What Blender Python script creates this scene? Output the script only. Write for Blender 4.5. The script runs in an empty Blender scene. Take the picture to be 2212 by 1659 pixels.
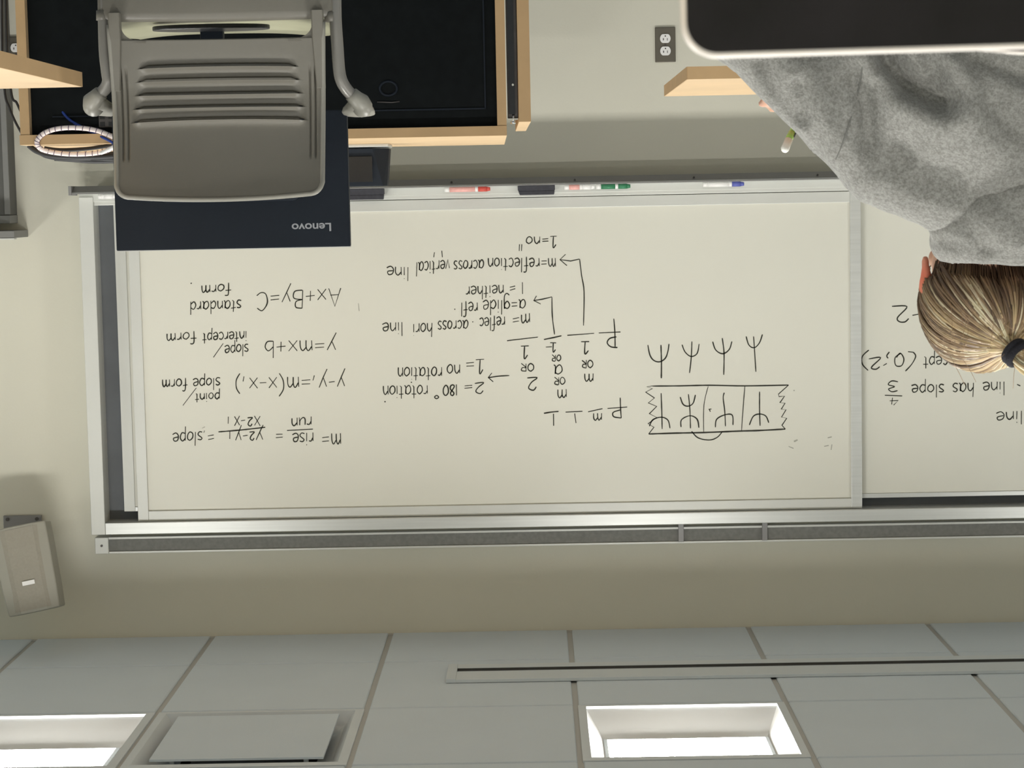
import bpy, bmesh, math, random
from mathutils import Vector, Matrix, noise
from mathutils.bvhtree import BVHTree
random.seed(4)
PI = math.pi
SC = bpy.context.scene
COL = SC.collection

# ------------------------------------------------------------ camera, world, exposure
CAMZ = 0.95
F_PX = 4514.2
R_ = Vector((0.99976058, -0.00940533, -0.01975639))
U_ = Vector((0.01882737, -0.09030018, 0.99573662))
W_ = Vector((0.01114924, 0.99587018, 0.09010149))
cam = bpy.data.cameras.new('camera')
camo = bpy.data.objects.new('camera', cam)
COL.objects.link(camo)
# the phone was held upside down: camera x = -right, camera y = -up
M = Matrix(((-R_.x, -U_.x, -W_.x, 0), (-R_.y, -U_.y, -W_.y, 0), (-R_.z, -U_.z, -W_.z, CAMZ), (0, 0, 0, 1)))
camo.matrix_world = M
cam.sensor_width = 36
cam.lens = F_PX / 2212 * 36
cam.clip_start = 0.05
cam.dof.use_dof = True
cam.dof.focus_distance = 6.6
cam.dof.aperture_fstop = 40
SC.camera = camo

wd = bpy.data.worlds.new('world')
SC.world = wd
wd.use_nodes = True
wd.node_tree.nodes['Background'].inputs[0].default_value = (0.8, 0.85, 0.8, 1)
wd.node_tree.nodes['Background'].inputs[1].default_value = 0.0
LAMP = 82.0
LAMP_COL = (1.0, 0.985, 0.945)
SC.view_settings.view_transform = 'Standard'
SC.view_settings.look = 'None'
SC.view_settings.gamma = 1
SC.view_settings.exposure = 0.0
SC.view_settings.use_curve_mapping = False


def at(px, py, Y):
    """point of the photograph's pixel on the vertical plane at distance Y"""
    d = R_ * ((1106 - px) / F_PX) + U_ * ((py - 829.5) / F_PX) + W_
    p = d * (Y / d.y)
    return Vector((p.x, p.y, p.z + CAMZ))


# ------------------------------------------------------------ materials
def nodes_of(m):
    m.use_nodes = True
    nt = m.node_tree
    return nt, nt.nodes['Principled BSDF']


def srgb(r, g, b):
    f = lambda c: (c / 255 / 12.92) if c / 255 <= 0.04045 else ((c / 255 + 0.055) / 1.055) ** 2.4
    return (f(r), f(g), f(b), 1)


def mat(name, col, rough=0.6, metal=0.0, var=0.06, scale=8.0, bump=0.0, bscale=200.0, stretch=None, spec=None, coat=0):
    m = bpy.data.materials.new(name)
    nt, b = nodes_of(m)
    tc = nt.nodes.new('ShaderNodeTexCoord')
    mp = nt.nodes.new('ShaderNodeMapping')
    nt.links.new(tc.outputs['Object'], mp.inputs[0])
    if stretch:
        mp.inputs['Scale'].default_value = stretch
    n = nt.nodes.new('ShaderNodeTexNoise')
    n.inputs['Scale'].default_value = scale
    n.inputs['Detail'].default_value = 4
    nt.links.new(mp.outputs[0], n.inputs['Vector'])
    r = nt.nodes.new('ShaderNodeValToRGB')
    r.color_ramp.elements[0].position = 0.3
    r.color_ramp.elements[1].position = 0.7
    c0 = [max(0, c * (1 - var)) for c in col[:3]] + [1]
    c1 = [min(1, c * (1 + var)) for c in col[:3]] + [1]
    r.color_ramp.elements[0].color = c0
    r.color_ramp.elements[1].color = c1
    nt.links.new(n.outputs['Fac'], r.inputs[0])
    nt.links.new(r.outputs[0], b.inputs['Base Color'])
    b.inputs['Roughness'].default_value = rough
    b.inputs['Metallic'].default_value = metal
    if spec is not None:
        b.inputs['Specular IOR Level'].default_value = spec
    if coat:
        b.inputs['Coat Weight'].default_value = coat
    if bump:
        n2 = nt.nodes.new('ShaderNodeTexNoise')
        n2.inputs['Scale'].default_value = bscale
        n2.inputs['Detail'].default_value = 3
        nt.links.new(tc.outputs['Object'], n2.inputs['Vector'])
        bp = nt.nodes.new('ShaderNodeBump')
        bp.inputs['Strength'].default_value = bump
        bp.inputs['Distance'].default_value = 0.002
        nt.links.new(n2.outputs['Fac'], bp.inputs['Height'])
        nt.links.new(bp.outputs[0], b.inputs['Normal'])
    return m


def emit(name, col, s):
    m = bpy.data.materials.new(name)
    nt, b = nodes_of(m)
    b.inputs['Base Color'].default_value = (0.8, 0.8, 0.8, 1)
    b.inputs['Emission Color'].default_value = (*col, 1)
    b.inputs['Emission Strength'].default_value = s
    return m


MT = {}
MT['wall'] = mat('wall_paint', (0.665, 0.645, 0.545), 0.85, var=0.02, scale=2, bump=0.15, bscale=120)
MT['ceil'] = mat('ceiling_tile_white', (0.63, 0.70, 0.755), 0.95, var=0.015, scale=4, bump=0.3, bscale=260)
MT['grid'] = mat('ceiling_grid_paint', (0.47, 0.47, 0.45), 0.6, var=0.02)
MT['floor'] = mat('floor_tile', (0.215, 0.24, 0.265), 0.6, var=0.1, scale=3)
MT['white_metal'] = mat('white_enamel', (0.64, 0.69, 0.72), 0.45, var=0.02)
MT['reflector'] = mat('lamp_reflector', (0.68, 0.68, 0.66), 0.55, var=0.02)
MT['alu'] = mat('satin_aluminium', (0.62, 0.63, 0.61), 0.42, metal=0.55, var=0.05, scale=3, stretch=(1, 1, 40))
MT['alu_pale'] = mat('pale_aluminium', (0.62, 0.625, 0.59), 0.5, metal=0.25, var=0.03, scale=4)
MT['board'] = mat('whiteboard_enamel', (0.71, 0.70, 0.62), 0.32, var=0.015, scale=1.6)
MT['apron'] = mat('grey_metal_and_shade', (0.25, 0.245, 0.24), 0.5, metal=0.2, var=0.04)
MT['dark_gap'] = mat('dark_recess', (0.12, 0.13, 0.14), 0.7, var=0.1)
MT['cork'] = mat('grey_cork', (0.20, 0.20, 0.185), 0.95, var=0.12, scale=80)
MT['ink'] = mat('dry_marker_ink', (0.022, 0.022, 0.014), 0.8, var=0.25, scale=60)
MT['ink_faint'] = mat('half_erased_ink', (0.36, 0.36, 0.31), 0.8, var=0.2, scale=60)
MT['wood'] = mat('maple_laminate', (0.66, 0.47, 0.27), 0.5, var=0.06, scale=5, stretch=(1, 1, 1))
MT['edge'] = mat('maple_edge_band', (0.52, 0.34, 0.17), 0.55, var=0.06, scale=9)
MT['black'] = mat('black_laminate', (0.005, 0.0065, 0.007), 0.7, var=0.2, scale=30, spec=0.12)
MT['black_gloss'] = mat('black_satin_plastic', (0.012, 0.013, 0.015), 0.35, var=0.1)
MT['navy'] = mat('dark_blue_grey_plastic', (0.009, 0.013, 0.020), 0.6, var=0.08, bump=0.1, bscale=900, spec=0.2)
MT['steel_dark'] = mat('dark_steel', (0.09, 0.082, 0.078), 0.5, metal=0.4, var=0.15, scale=20)
MT['chrome'] = mat('chrome', (0.75, 0.75, 0.75), 0.15, metal=1.0, var=0.02)
MT['chair'] = mat('grey_beige_plastic', (0.165, 0.154, 0.128), 0.42, var=0.03, scale=6, bump=0.08, bscale=700)
MT['seat'] = mat('lit_seat_plastic', (0.42, 0.42, 0.28), 0.3, var=0.03, scale=6)  # chair plastic with the ceiling light on the seat painted in
MT['tube'] = mat('champagne_tube', (0.235, 0.225, 0.205), 0.3, metal=0.15, var=0.03)
MT['pad'] = mat('pad_and_lit_rim_plastic', (0.27, 0.26, 0.225), 0.4, var=0.03)
MT['plate'] = mat('bronze_plate', (0.16, 0.145, 0.115), 0.45, metal=0.5, var=0.05)
MT['outlet'] = mat('white_socket', (0.85, 0.84, 0.82), 0.4, var=0.02)
MT['socket_hole'] = mat('socket_hole', (0.05, 0.04, 0.04), 0.8, var=0.1)
MT['speaker'] = mat('putty_grille', (0.30, 0.28, 0.23), 0.75, var=0.04, scale=120)
MT['speaker_shell'] = mat('putty_shell', (0.33, 0.32, 0.27), 0.55, var=0.03)
MT['cab'] = mat('grey_cabinet', (0.085, 0.085, 0.078), 0.6, var=0.06)
MT['cab_light'] = mat('grey_trim', (0.19, 0.19, 0.18), 0.55, var=0.05)
MT['cable'] = mat('black_rubber', (0.018, 0.018, 0.02), 0.55, var=0.1)
MT['cable_blue'] = mat('blue_cable', (0.015, 0.05, 0.28), 0.45, var=0.1)
MT['wrap'] = mat('pinkish_white_wrap', (0.86, 0.74, 0.70), 0.45, var=0.05, scale=30)
MT['wrap_dark'] = mat('dark_wrap_fleck', (0.12, 0.08, 0.14), 0.5, var=0.2)
MT['screen'] = mat('dark_glass', (0.007, 0.006, 0.008), 0.35, var=0.6, scale=25, spec=0.35)
MT['rim'] = mat('pale_gold_rim', (0.86, 0.80, 0.74), 0.35, metal=0.2, var=0.02)
MT['maroon'] = mat('maroon_cover', (0.030, 0.010, 0.013), 0.5, var=0.1)
MT['eraser'] = mat('charcoal_felt', (0.045, 0.045, 0.055), 0.85, var=0.15, scale=90)
MT['red'] = mat('red_marker_print', (0.62, 0.08, 0.06), 0.4, var=0.06)
MT['pink'] = mat('pink_marker_label', (0.80, 0.42, 0.38), 0.4, var=0.08, scale=90)
MT['green'] = mat('green_marker_print', (0.03, 0.20, 0.09), 0.4, var=0.08)
MT['blue'] = mat('blue_marker_print', (0.10, 0.12, 0.42), 0.4, var=0.06)
MT['lens'] = emit('lit_lens', LAMP_COL, LAMP)
MT['logo'] = mat('grey_print', (0.30, 0.31, 0.33), 0.5, var=0.02)
MT['pencil'] = mat('lime_plastic', (0.33, 0.50, 0.10), 0.25, var=0.1, scale=60, coat=0.5)
MT['white_rubber'] = mat('white_rubber', (0.80, 0.79, 0.72), 0.7, var=0.03)
MT['tie'] = mat('black_elastic', (0.015, 0.014, 0.02), 0.9, var=0.3, scale=300, bump=0.6, bscale=500)
MT['jeans'] = mat('dark_denim', (0.05, 0.07, 0.12), 0.85, var=0.15, scale=60)
MT['shoe'] = mat('white_canvas', (0.6, 0.6, 0.58), 0.8, var=0.05)
MT['seam'] = mat('seam_thread', (0.17, 0.17, 0.155), 0.95, var=0.1, scale=200)


def fabric():
    m = bpy.data.materials.new('heather_grey_fleece')
    nt, b = nodes_of(m)
    tc = nt.nodes.new('ShaderNodeTexCoord')
    n1 = nt.nodes.new('ShaderNodeTexNoise'); n1.inputs['Scale'].default_value = 420; n1.inputs['Detail'].default_value = 3
    n2 = nt.nodes.new('ShaderNodeTexNoise'); n2.inputs['Scale'].default_value = 190; n2.inputs['Detail'].default_value = 5
    for n in (n1, n2):
        nt.links.new(tc.outputs['Object'], n.inputs['Vector'])
    ad = nt.nodes.new('ShaderNodeMath'); ad.operation = 'ADD'
    nt.links.new(n1.outputs['Fac'], ad.inputs[0]); nt.links.new(n2.outputs['Fac'], ad.inputs[1])
    r = nt.nodes.new('ShaderNodeValToRGB')
    r.color_ramp.elements[0].position = 0.40; r.color_ramp.elements[0].color = (0.20, 0.195, 0.178, 1)
    r.color_ramp.elements[1].position = 0.62; r.color_ramp.elements[1].color = (0.34, 0.335, 0.31, 1)
    mul = nt.nodes.new('ShaderNodeMath'); mul.operation = 'MULTIPLY'; mul.inputs[1].default_value = 0.5
    nt.links.new(ad.outputs[0], mul.inputs[0])
    nt.links.new(mul.outputs[0], r.inputs[0])
    nt.links.new(r.outputs[0], b.inputs['Base Color'])
    b.inputs['Roughness'].default_value = 0.95
    b.inputs['Sheen Weight'].default_value = 0.35
    b.inputs['Sheen Roughness'].default_value = 0.4
    bp = nt.nodes.new('ShaderNodeBump'); bp.inputs['Strength'].default_value = 0.35; bp.inputs['Distance'].default_value = 0.002
    nt.links.new(ad.outputs[0], bp.inputs['Height']); nt.links.new(bp.outputs[0], b.inputs['Normal'])
    return m


MT['fleece'] = fabric()


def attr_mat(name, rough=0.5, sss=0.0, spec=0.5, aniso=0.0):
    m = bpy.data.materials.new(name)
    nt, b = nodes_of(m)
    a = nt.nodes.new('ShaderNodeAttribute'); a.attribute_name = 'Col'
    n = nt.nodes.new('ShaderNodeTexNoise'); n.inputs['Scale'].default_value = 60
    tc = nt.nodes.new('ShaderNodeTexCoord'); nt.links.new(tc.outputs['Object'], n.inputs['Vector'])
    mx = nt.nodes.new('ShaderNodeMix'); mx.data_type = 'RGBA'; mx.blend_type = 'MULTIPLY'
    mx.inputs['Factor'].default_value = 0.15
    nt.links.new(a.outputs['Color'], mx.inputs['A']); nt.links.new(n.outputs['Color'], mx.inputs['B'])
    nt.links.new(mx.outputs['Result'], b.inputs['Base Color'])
    b.inputs['Roughness'].default_value = rough
    b.inputs['Specular IOR Level'].default_value = spec
    b.inputs['Subsurface Weight'].default_value = sss
    b.inputs['Subsurface Radius'].default_value = (0.02, 0.006, 0.003)
    b.inputs['Subsurface Scale'].default_value = 0.5
    return m


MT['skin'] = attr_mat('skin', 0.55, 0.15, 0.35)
MT['hair'] = attr_mat('hair_strands', 0.42, 0, 0.4)


# ------------------------------------------------------------ object helpers
def link(name, me, m, parent=None):
    o = bpy.data.objects.new(name, me)
    if m is not None and not me.materials:
        me.materials.append(MT[m] if isinstance(m, str) else m)
    COL.objects.link(o)
    if parent is not None:
        o.parent = parent
    return o


def obj(name, bm, m, parent=None, smooth=False, bevel=0):
    me = bpy.data.meshes.new(name)
    bmesh.ops.recalc_face_normals(bm, faces=bm.faces)
    if smooth:
        for f in bm.faces:
            f.smooth = True
    bm.to_mesh(me)
    bm.free()
    o = link(name, me, m, parent)
    if bevel:
        b = o.modifiers.new('bevel', 'BEVEL')
        b.width = bevel
        b.segments = 2
        b.limit_method = 'ANGLE'
        b.angle_limit = 0.7
    return o


def tag(o, label, cat, group=None, kind=None):
    if label: o['label'] = label
    if cat: o['category'] = cat
    if group: o['group'] = group
    if kind: o['kind'] = kind
    return o


def struct(o):
    o['kind'] = 'structure'
    return o


def thing(name, loc, label, cat, rot=(0, 0, 0), group=None):
    o = bpy.data.objects.new(name, None)
    o.empty_display_size = 0.05
    COL.objects.link(o)
    o.location = loc
    o.rotation_euler = rot
    tag(o, label, cat, group)
    return o


def box(bm, x0, x1, y0, y1, z0, z1, mtx=None):
    vs = [bm.verts.new(Vector(p)) for p in ((x0, y0, z0), (x1, y0, z0), (x1, y1, z0), (x0, y1, z0), (x0, y0, z1), (x1, y0, z1), (x1, y1, z1), (x0, y1, z1))]
    for f in ((0, 3, 2, 1), (4, 5, 6, 7), (0, 1, 5, 4), (1, 2, 6, 5), (2, 3, 7, 6), (3, 0, 4, 7)):
        bm.faces.new([vs[i] for i in f])
    if mtx:
        bmesh.ops.transform(bm, matrix=mtx, verts=vs)
    return vs


def B(*a, **k):
    bm = bmesh.new()
    box(bm, *a, **k)
    return bm


def tube(bm, pts, rad, seg=10, closed=False, cap=True):
    """swept tube with per-point radius"""
    pts = [Vector(p) for p in pts]
    n = len(pts)
    rs = rad if isinstance(rad, (list, tuple)) else [rad] * n
    rings = []
    prev = None
    for i, p in enumerate(pts):
        if closed:
            t = pts[(i + 1) % n] - pts[(i - 1) % n]
        else:
            t = pts[min(i + 1, n - 1)] - pts[max(i - 1, 0)]
        t.normalize()
        if prev is None:
            a = Vector((0, 0, 1)) if abs(t.z) < 0.9 else Vector((1, 0, 0))
            nx = t.cross(a).normalized()
        else:
            nx = (prev - t * prev.dot(t)).normalized()
        prev = nx
        ny = t.cross(nx)
        rings.append([bm.verts.new(p + (nx * math.cos(2 * PI * k / seg) + ny * math.sin(2 * PI * k / seg)) * rs[i]) for k in range(seg)])
    m = n if closed else n - 1
    for i in range(m):
        a, b = rings[i], rings[(i + 1) % n]
        for k in range(seg):
            f = bm.faces.new((a[k], a[(k + 1) % seg], b[(k + 1) % seg], b[k]))
            f.smooth = True
    if cap and not closed:
        bm.faces.new(rings[0][::-1])
        bm.faces.new(rings[-1])
    return rings


def smooth_path(pts, sub=8, closed=False):
    P = [Vector(p) for p in pts]
    n = len(P)
    out = []
    rng = range(n if closed else n - 1)
    for i in rng:
        if closed:
            a, b, c, d = P[(i - 1) % n], P[i], P[(i + 1) % n], P[(i + 2) % n]
        else:
            a, b, c, d = P[max(i - 1, 0)], P[i], P[i + 1], P[min(i + 2, n - 1)]
        for k in range(sub):
            t = k / sub
            out.append(0.5 * ((2 * b) + (c - a) * t + (2 * a - 5 * b + 4 * c - d) * t * t + (3 * b - a - 3 * c + d) * t ** 3))
    if not closed:
        out.append(P[-1])
    return out


def prism(bm, poly, y0, y1, plane='xz'):
    """extrude a closed 2-D polygon (x,z) from y0 to y1"""
    f0 = []
    f1 = []
    for a, b in poly:
        if plane == 'xz':
            f0.append(bm.verts.new((a, y0, b))); f1.append(bm.verts.new((a, y1, b)))
        elif plane == 'yz':
            f0.append(bm.verts.new((y0, a, b))); f1.append(bm.verts.new((y1, a, b)))
        else:
            f0.append(bm.verts.new((a, b, y0))); f1.append(bm.verts.new((a, b, y1)))
    n = len(poly)
    bm.faces.new(f0)
    bm.faces.new(f1[::-1])
    for i in range(n):
        bm.faces.new((f0[i], f0[(i + 1) % n], f1[(i + 1) % n], f1[i]))


def rrect(x0, x1, z0, z1, r, seg=8):
    out = []
    for cx, cz, a0 in ((x1 - r, z1 - r, 0), (x0 + r, z1 - r, 90), (x0 + r, z0 + r, 180), (x1 - r, z0 + r, 270)):
        for k in range(seg + 1):
            a = math.radians(a0 + 90 * k / seg)
            out.append((cx + r * math.cos(a), cz + r * math.sin(a)))
    return out


def sphere(bm, c, r, sub=2, mtx=None):
    g = bmesh.ops.create_icosphere(bm, subdivisions=sub, radius=1)
    S = Matrix.Diagonal((*((r, r, r) if isinstance(r, (int, float)) else r), 1))
    m = Matrix.Translation(Vector(c)) @ (mtx.to_4x4() if mtx else Matrix.Identity(4)) @ S
    bmesh.ops.transform(bm, matrix=m, verts=g['verts'])


def capsule(bm, a, b, ra, rb, n=None):
    a, b = Vector(a), Vector(b)
    L = (b - a).length
    n = n or max(2, int(L / (min(ra, rb) * 0.35)))
    n = min(n, 24)
    for i in range(n + 1):
        t = i / n
        sphere(bm, a.lerp(b, t), ra + (rb - ra) * t, 2)


def remeshed(name, bm, voxel, smooth_it=4, factor=0.5):
    me = bpy.data.meshes.new(name)
    bm.to_mesh(me)
    bm.free()
    o = bpy.data.objects.new(name + '_tmp', me)
    COL.objects.link(o)
    r = o.modifiers.new('r', 'REMESH'); r.mode = 'VOXEL'; r.voxel_size = voxel
    s = o.modifiers.new('s', 'SMOOTH'); s.iterations = smooth_it; s.factor = factor
    dg = bpy.context.evaluated_depsgraph_get()
    dg.update()
    out = bpy.data.meshes.new_from_object(o.evaluated_get(dg))
    out.name = name
    bpy.data.objects.remove(o)
    bpy.data.meshes.remove(me)
    for p in out.polygons:
        p.use_smooth = True
    return out


# ============================================================ ROOM SHELL
T = 0.6096
X0 = 1.1187
D = 7.033
ZC = CAMZ + 1.4809          # ceiling height 2.43
XR, XL = X0 + 5 * T, X0 - 8 * T
Y1 = 6.5824
YB = Y1 - 15 * T
struct(obj('floor', B(XL - .1, XR + .1, YB - .1, D + .1, -0.1, 0), 'floor'))
struct(obj('wall_front', B(XL - .1, XR + .1, D, D + .1, 0, ZC + .15), 'wall'))
struct(obj('wall_back', B(XL - .1, XR + .1, YB - .1, YB, 0, ZC + .15), 'wall'))
struct(obj('wall_left', B(XL - .1, XL, YB, D, 0, ZC + .15), 'wall'))
struct(obj('wall_right', B(XR, XR + .1, YB, D, 0, ZC + .15), 'wall'))
struct(obj('baseboard_front', B(XL, XR, D - .012, D, 0, .10), 'cab'))
ceiling = struct(obj('ceiling', B(XL - .1, XR + .1, YB - .1, D + .1, ZC + .14, ZC + .2), 'grid'))

# suspended grid
GW = 0.0075
for i in range(0, 14):
    x = XL + i * T
    bm = B(x - GW - .004, x + GW + .004, YB, D, ZC + .006, ZC + .03)
    obj('grid_runner', bm, 'grid', ceiling)
for j in range(0, 16):
    y = Y1 - j * T
    obj('grid_cross_bar', B(XL, XR, y - .0065, y + .0065, ZC + .0065, ZC + .028), 'grid', ceiling)
obj('wall_angle', B(XL, XR, D - .022, D, ZC + .003, ZC + .012), 'grid', ceiling)

lights_at = set()
for i in (-4, -1, 2, 5):
    for r in (1, 5, 9, 13):
        lights_at.add((i, r))
vents_at = {(0, 1), (-3, 9), (4, 9)}


def tile_mesh(w, d):
    bm = bmesh.new()
    e = .006
    box(bm, -w / 2, w / 2, -d / 2, d / 2, .004, .02)
    # bevelled lower lip
    bm2 = bmesh.new()
    bm.free()
    vs = []
    for (s, z) in ((1, .02), (1, .003), (0, 0.0)):
        ww, dd = (w / 2, d / 2) if s else (w / 2 - .003, d / 2 - .003)
        vs.append([bm2.verts.new((a * ww, b * dd, z)) for a, b in ((-1, -1), (1, -1), (1, 1), (-1, 1))])
    bm2.faces.new(vs[0])
    bm2.faces.new(vs[2][::-1])
    for a, b in ((0, 1), (1, 2)):
        for k in range(4):
            bm2.faces.new((vs[a][k], vs[a][(k + 1) % 4], vs[b][(k + 1) % 4], vs[b][k]))
    bmesh.ops.recalc_face_normals(bm2, faces=bm2.faces)
    me = bpy.data.meshes.new('ceiling_tile')
    bm2.to_mesh(me)
    bm2.free()
    me.materials.append(MT['ceil'])
    return me


tm = tile_mesh(T - .0175, T - .0110)
tm0 = tile_mesh(T - .0175, D - Y1 - .014)
for i in range(-5, 8):
    for r in range(-1, 15):
        if (i, r) in lights_at or (i, r) in vents_at:
            continue
        x = X0 - i * T - T / 2
        if r == -1:
            y = (D + Y1) / 2; me = tm0
        else:
            y = Y1 - r * T - T / 2; me = tm
        o = bpy.data.objects.new('ceiling_tile', me)
        COL.objects.link(o)
        o.parent = ceiling
        o.location = (x, y, ZC + random.uniform(-.0006, .0006))


# ---- recessed luminaires
def ring(bm, a, b, za, zb):
    """quad strip between two rectangles (x0,x1,y0,y1)"""
    A = [bm.verts.new((x, y, za)) for x, y in ((a[0], a[2]), (a[1], a[2]), (a[1], a[3]), (a[0], a[3]))]
    Bv = [bm.verts.new((x, y, zb)) for x, y in ((b[0], b[2]), (b[1], b[2]), (b[1], b[3]), (b[0], b[3]))]
    for k in range(4):
        bm.faces.new((A[k], A[(k + 1) % 4], Bv[(k + 1) % 4], Bv[k]))


def make_light(loc, label, group):
    t = thing('ceiling_light', loc, label, 'ceiling light', group=group)
    h = T / 2 - .006
    op = .276
    bm = bmesh.new()
    ring(bm, (-h, h, -h, h), (-op, op, -op, op), 0, -.002)
    ring(bm, (-h, h, -h, h), (-h, h, -h, h), 0, .02)
    ring(bm, (-op, op, -op, op), (-op, op, -op, op), -.002, .006)
    obj('frame', bm, 'white_metal', t)
    bm = bmesh.new()
    ring(bm, (-op, op, -op, op), (-.225, .225, -.10, .10), .006, .062)
    obj('reflector', bm, 'reflector', t)
    bm = bmesh.new()
    ring(bm, (-.232, .232, -.108, .108), (-.222, .222, -.098, .098), .052, .050)
    ring(bm, (-.222, .222, -.098, .098), (-.222, .222, -.098, .098), .050, .066)
    ring(bm, (-.232, .232, -.108, .108), (-.232, .232, -.108, .108), .052, .066)
    obj('lens_rim', bm, 'white_metal', t)
    bm = bmesh.new()
    n = 10
    for k in range(n):
        y0, y1 = -.097 + .194 * k / n, -.097 + .194 * (k + 1) / n
        z = lambda y: .056 + .004 * (abs(y) / .097) ** 2
        v = [bm.verts.new((x, y, z(y))) for x, y in ((-.221, y0), (-.221, y1), (.221, y1), (.221, y0))]
        bm.faces.new(v)
    obj('lens', bm, 'lens', t)
    obj('housing', B(-h + .01, h - .01, -h + .01, h - .01, .07, .11), 'white_metal', t)
    return t


def copy_tree(o, parent=None):
    c = o.copy()
    COL.objects.link(c)
    c.parent = parent
    for ch in [k for k in o.children]:
        copy_tree(ch, c)
    return c


proto = None
for (i, r) in sorted(lights_at, key=lambda k: (k[1], k[0])):
    loc = (X0 - i * T - T / 2, Y1 - r * T - T / 2, ZC)
    if (i, r) == (2, 1):
        lab = 'recessed ceiling light facing the middle of the whiteboard, away from the air vent'; grp = None
    elif (i, r) == (-1, 1):
        lab = 'bright recessed ceiling light next to the square air vent, above the wall speaker side'; grp = None
    else:
        lab = 'recessed ceiling light outside the view, over the rest of the classroom'; grp = 'ceiling lights outside the view'
    if proto is None:
        proto = make_light(loc, lab, grp)
    else:
        c = copy_tree(proto)
        c.location = loc
        c['label'] = lab
        c['category'] = 'ceiling light'
        if 'group' in c: del c['group']
        if grp: c['group'] = grp


# ---- square plaque air diffusers
def make_vent(loc, label, group=None):
    t = thing('air_diffuser', loc, label, 'vent', group=group)
    h = T / 2 - .006
    bm = bmesh.new()
    ring(bm, (-h, h, -h, h), (-.275, .275, -.275, .275), 0, -.002)
    ring(bm, (-h, h, -h, h), (-h, h, -h, h), 0, .02)
    ring(bm, (-.275, .275, -.275, .275), (-.245, .245, -.245, .245), -.002, .035)
    ring(bm, (-.245, .245, -.245, .245), (-.19, .19, -.19, .19), .035, .07)
    obj('frame_cone', bm, 'white_metal', t)
    bm = B(-.232, .232, -.232, .232, -.004, .002)
    obj('plaque', bm, 'ceil', t)
    bm = bmesh.new()
    tube(bm, [(0, 0, .002), (0, 0, .075)], .16, 24)
    obj('duct_collar', bm, 'dark_gap', t)
    for sx in (-1, 1):
        for sy in (-1, 1):
            obj('hanger', B(sx * .18 - .006, sx * .18 + .006, sy * .18 - .006, sy * .18 + .006, .002, .06), 'white_metal', t)
    return t


for n, (i, r) in enumerate(sorted(vents_at, key=lambda k: k[1])):
    make_vent((X0 - i * T - T / 2, Y1 - r * T - T / 2, ZC),
              'square white air diffuser with a flat hanging plate, between two light positions in the ceiling' if n == 0 else 'square air diffuser outside the view, over the rest of the classroom',
              None if n == 0 else 'air diffusers outside the view')

# ---- long slot diffuser / track on the ceiling
t = thing('slot_diffuser', (0, 0, 0), 'long narrow pale metal slot channel mounted along the ceiling', 'channel')
xe = 0.290
yf, yn = 6.477, 6.268
xw = XL + .05
PH = .011
obj('far_flange', B(xw, xe - .03, yf - .050, yf, ZC - PH, ZC - .0008), 'white_metal', t, bevel=.001)
obj('near_flange', B(xw, xe - .03, yn, yn + .112, ZC - PH, ZC - .0008), 'white_metal', t, bevel=.001)
obj('end_cap', B(xe - .03, xe, yn, yf, ZC - PH - .002, ZC - .0008), 'white_metal', t, bevel=.001)
obj('slot_liner', B(xw, xe - .031, yn + .112, yf - .051, ZC - .003, ZC - .0009), 'dark_gap', t)
obj('slot_dark_strip', B(xw, xe - .031, yf - .0525, yf - .0505, ZC - PH + .0015, ZC - .003), 'cab', t)  # thin dark strip along the inner side of the far flange

# ============================================================ WHITEBOARD
wb = thing('whiteboard', (0, 0, 0), 'wall-mounted aluminium framed whiteboard covered in black handwriting', 'whiteboard')
BL = 1.500           # upright-right outer edge
BR = XL + .25
FB, FT = 0.930, 2.060
# outer frame
obj('frame_post', B(BL - .047, BL, 6.93, D, FB, FT), 'alu_pale', wb, bevel=.002)
obj('frame_top_rail', B(BR, BL - .047, 6.93, D, 2.020, FT), 'alu', wb, bevel=.002)
obj('frame_bottom_rail', B(BR, BL - .047, 6.945, D, FB, .958), 'alu_pale', wb, bevel=.002)
obj('frame_back', B(BR, BL - .047, 7.015, D, .95, 2.03), 'dark_gap', wb)
# rear panel
rp = obj('rear_panel', B(BR, 1.395, 6.988, 7.005, .955, 1.988), 'board', wb)
obj('rear_panel_edge', B(1.360, 1.397, 6.984, 7.006, .955, 1.990), 'alu_pale', rp, bevel=.001)
obj('rear_panel_top_trim', B(BR, 1.36, 6.984, 7.006, 1.975, 1.990), 'alu', rp, bevel=.001)
# sliding front panel
PX0, PX1, PZ0, PZ1 = -1.088, 1.345, .960, 2.019
fp = obj('sliding_panel', B(PX0 + .02, PX1 - .02, 6.958, 6.972, PZ0 + .02, PZ1 - .02), 'board', wb)
obj('panel_frame', B(PX1 - .036, PX1, 6.950, 6.976, PZ0, PZ1), 'alu_pale', fp, bevel=.0015)
obj('panel_frame', B(PX0, PX0 + .036, 6.950, 6.976, PZ0, PZ1), 'alu', fp, bevel=.0015)
obj('panel_frame', B(PX0 + .036, PX1 - .036, 6.950, 6.976, PZ1 - .034, PZ1), 'alu_pale', fp, bevel=.0015)
obj('panel_frame', B(PX0 + .036, PX1 - .036, 6.950, 6.976, PZ0, PZ0 + .036), 'alu_pale', fp, bevel=.0015)
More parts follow.
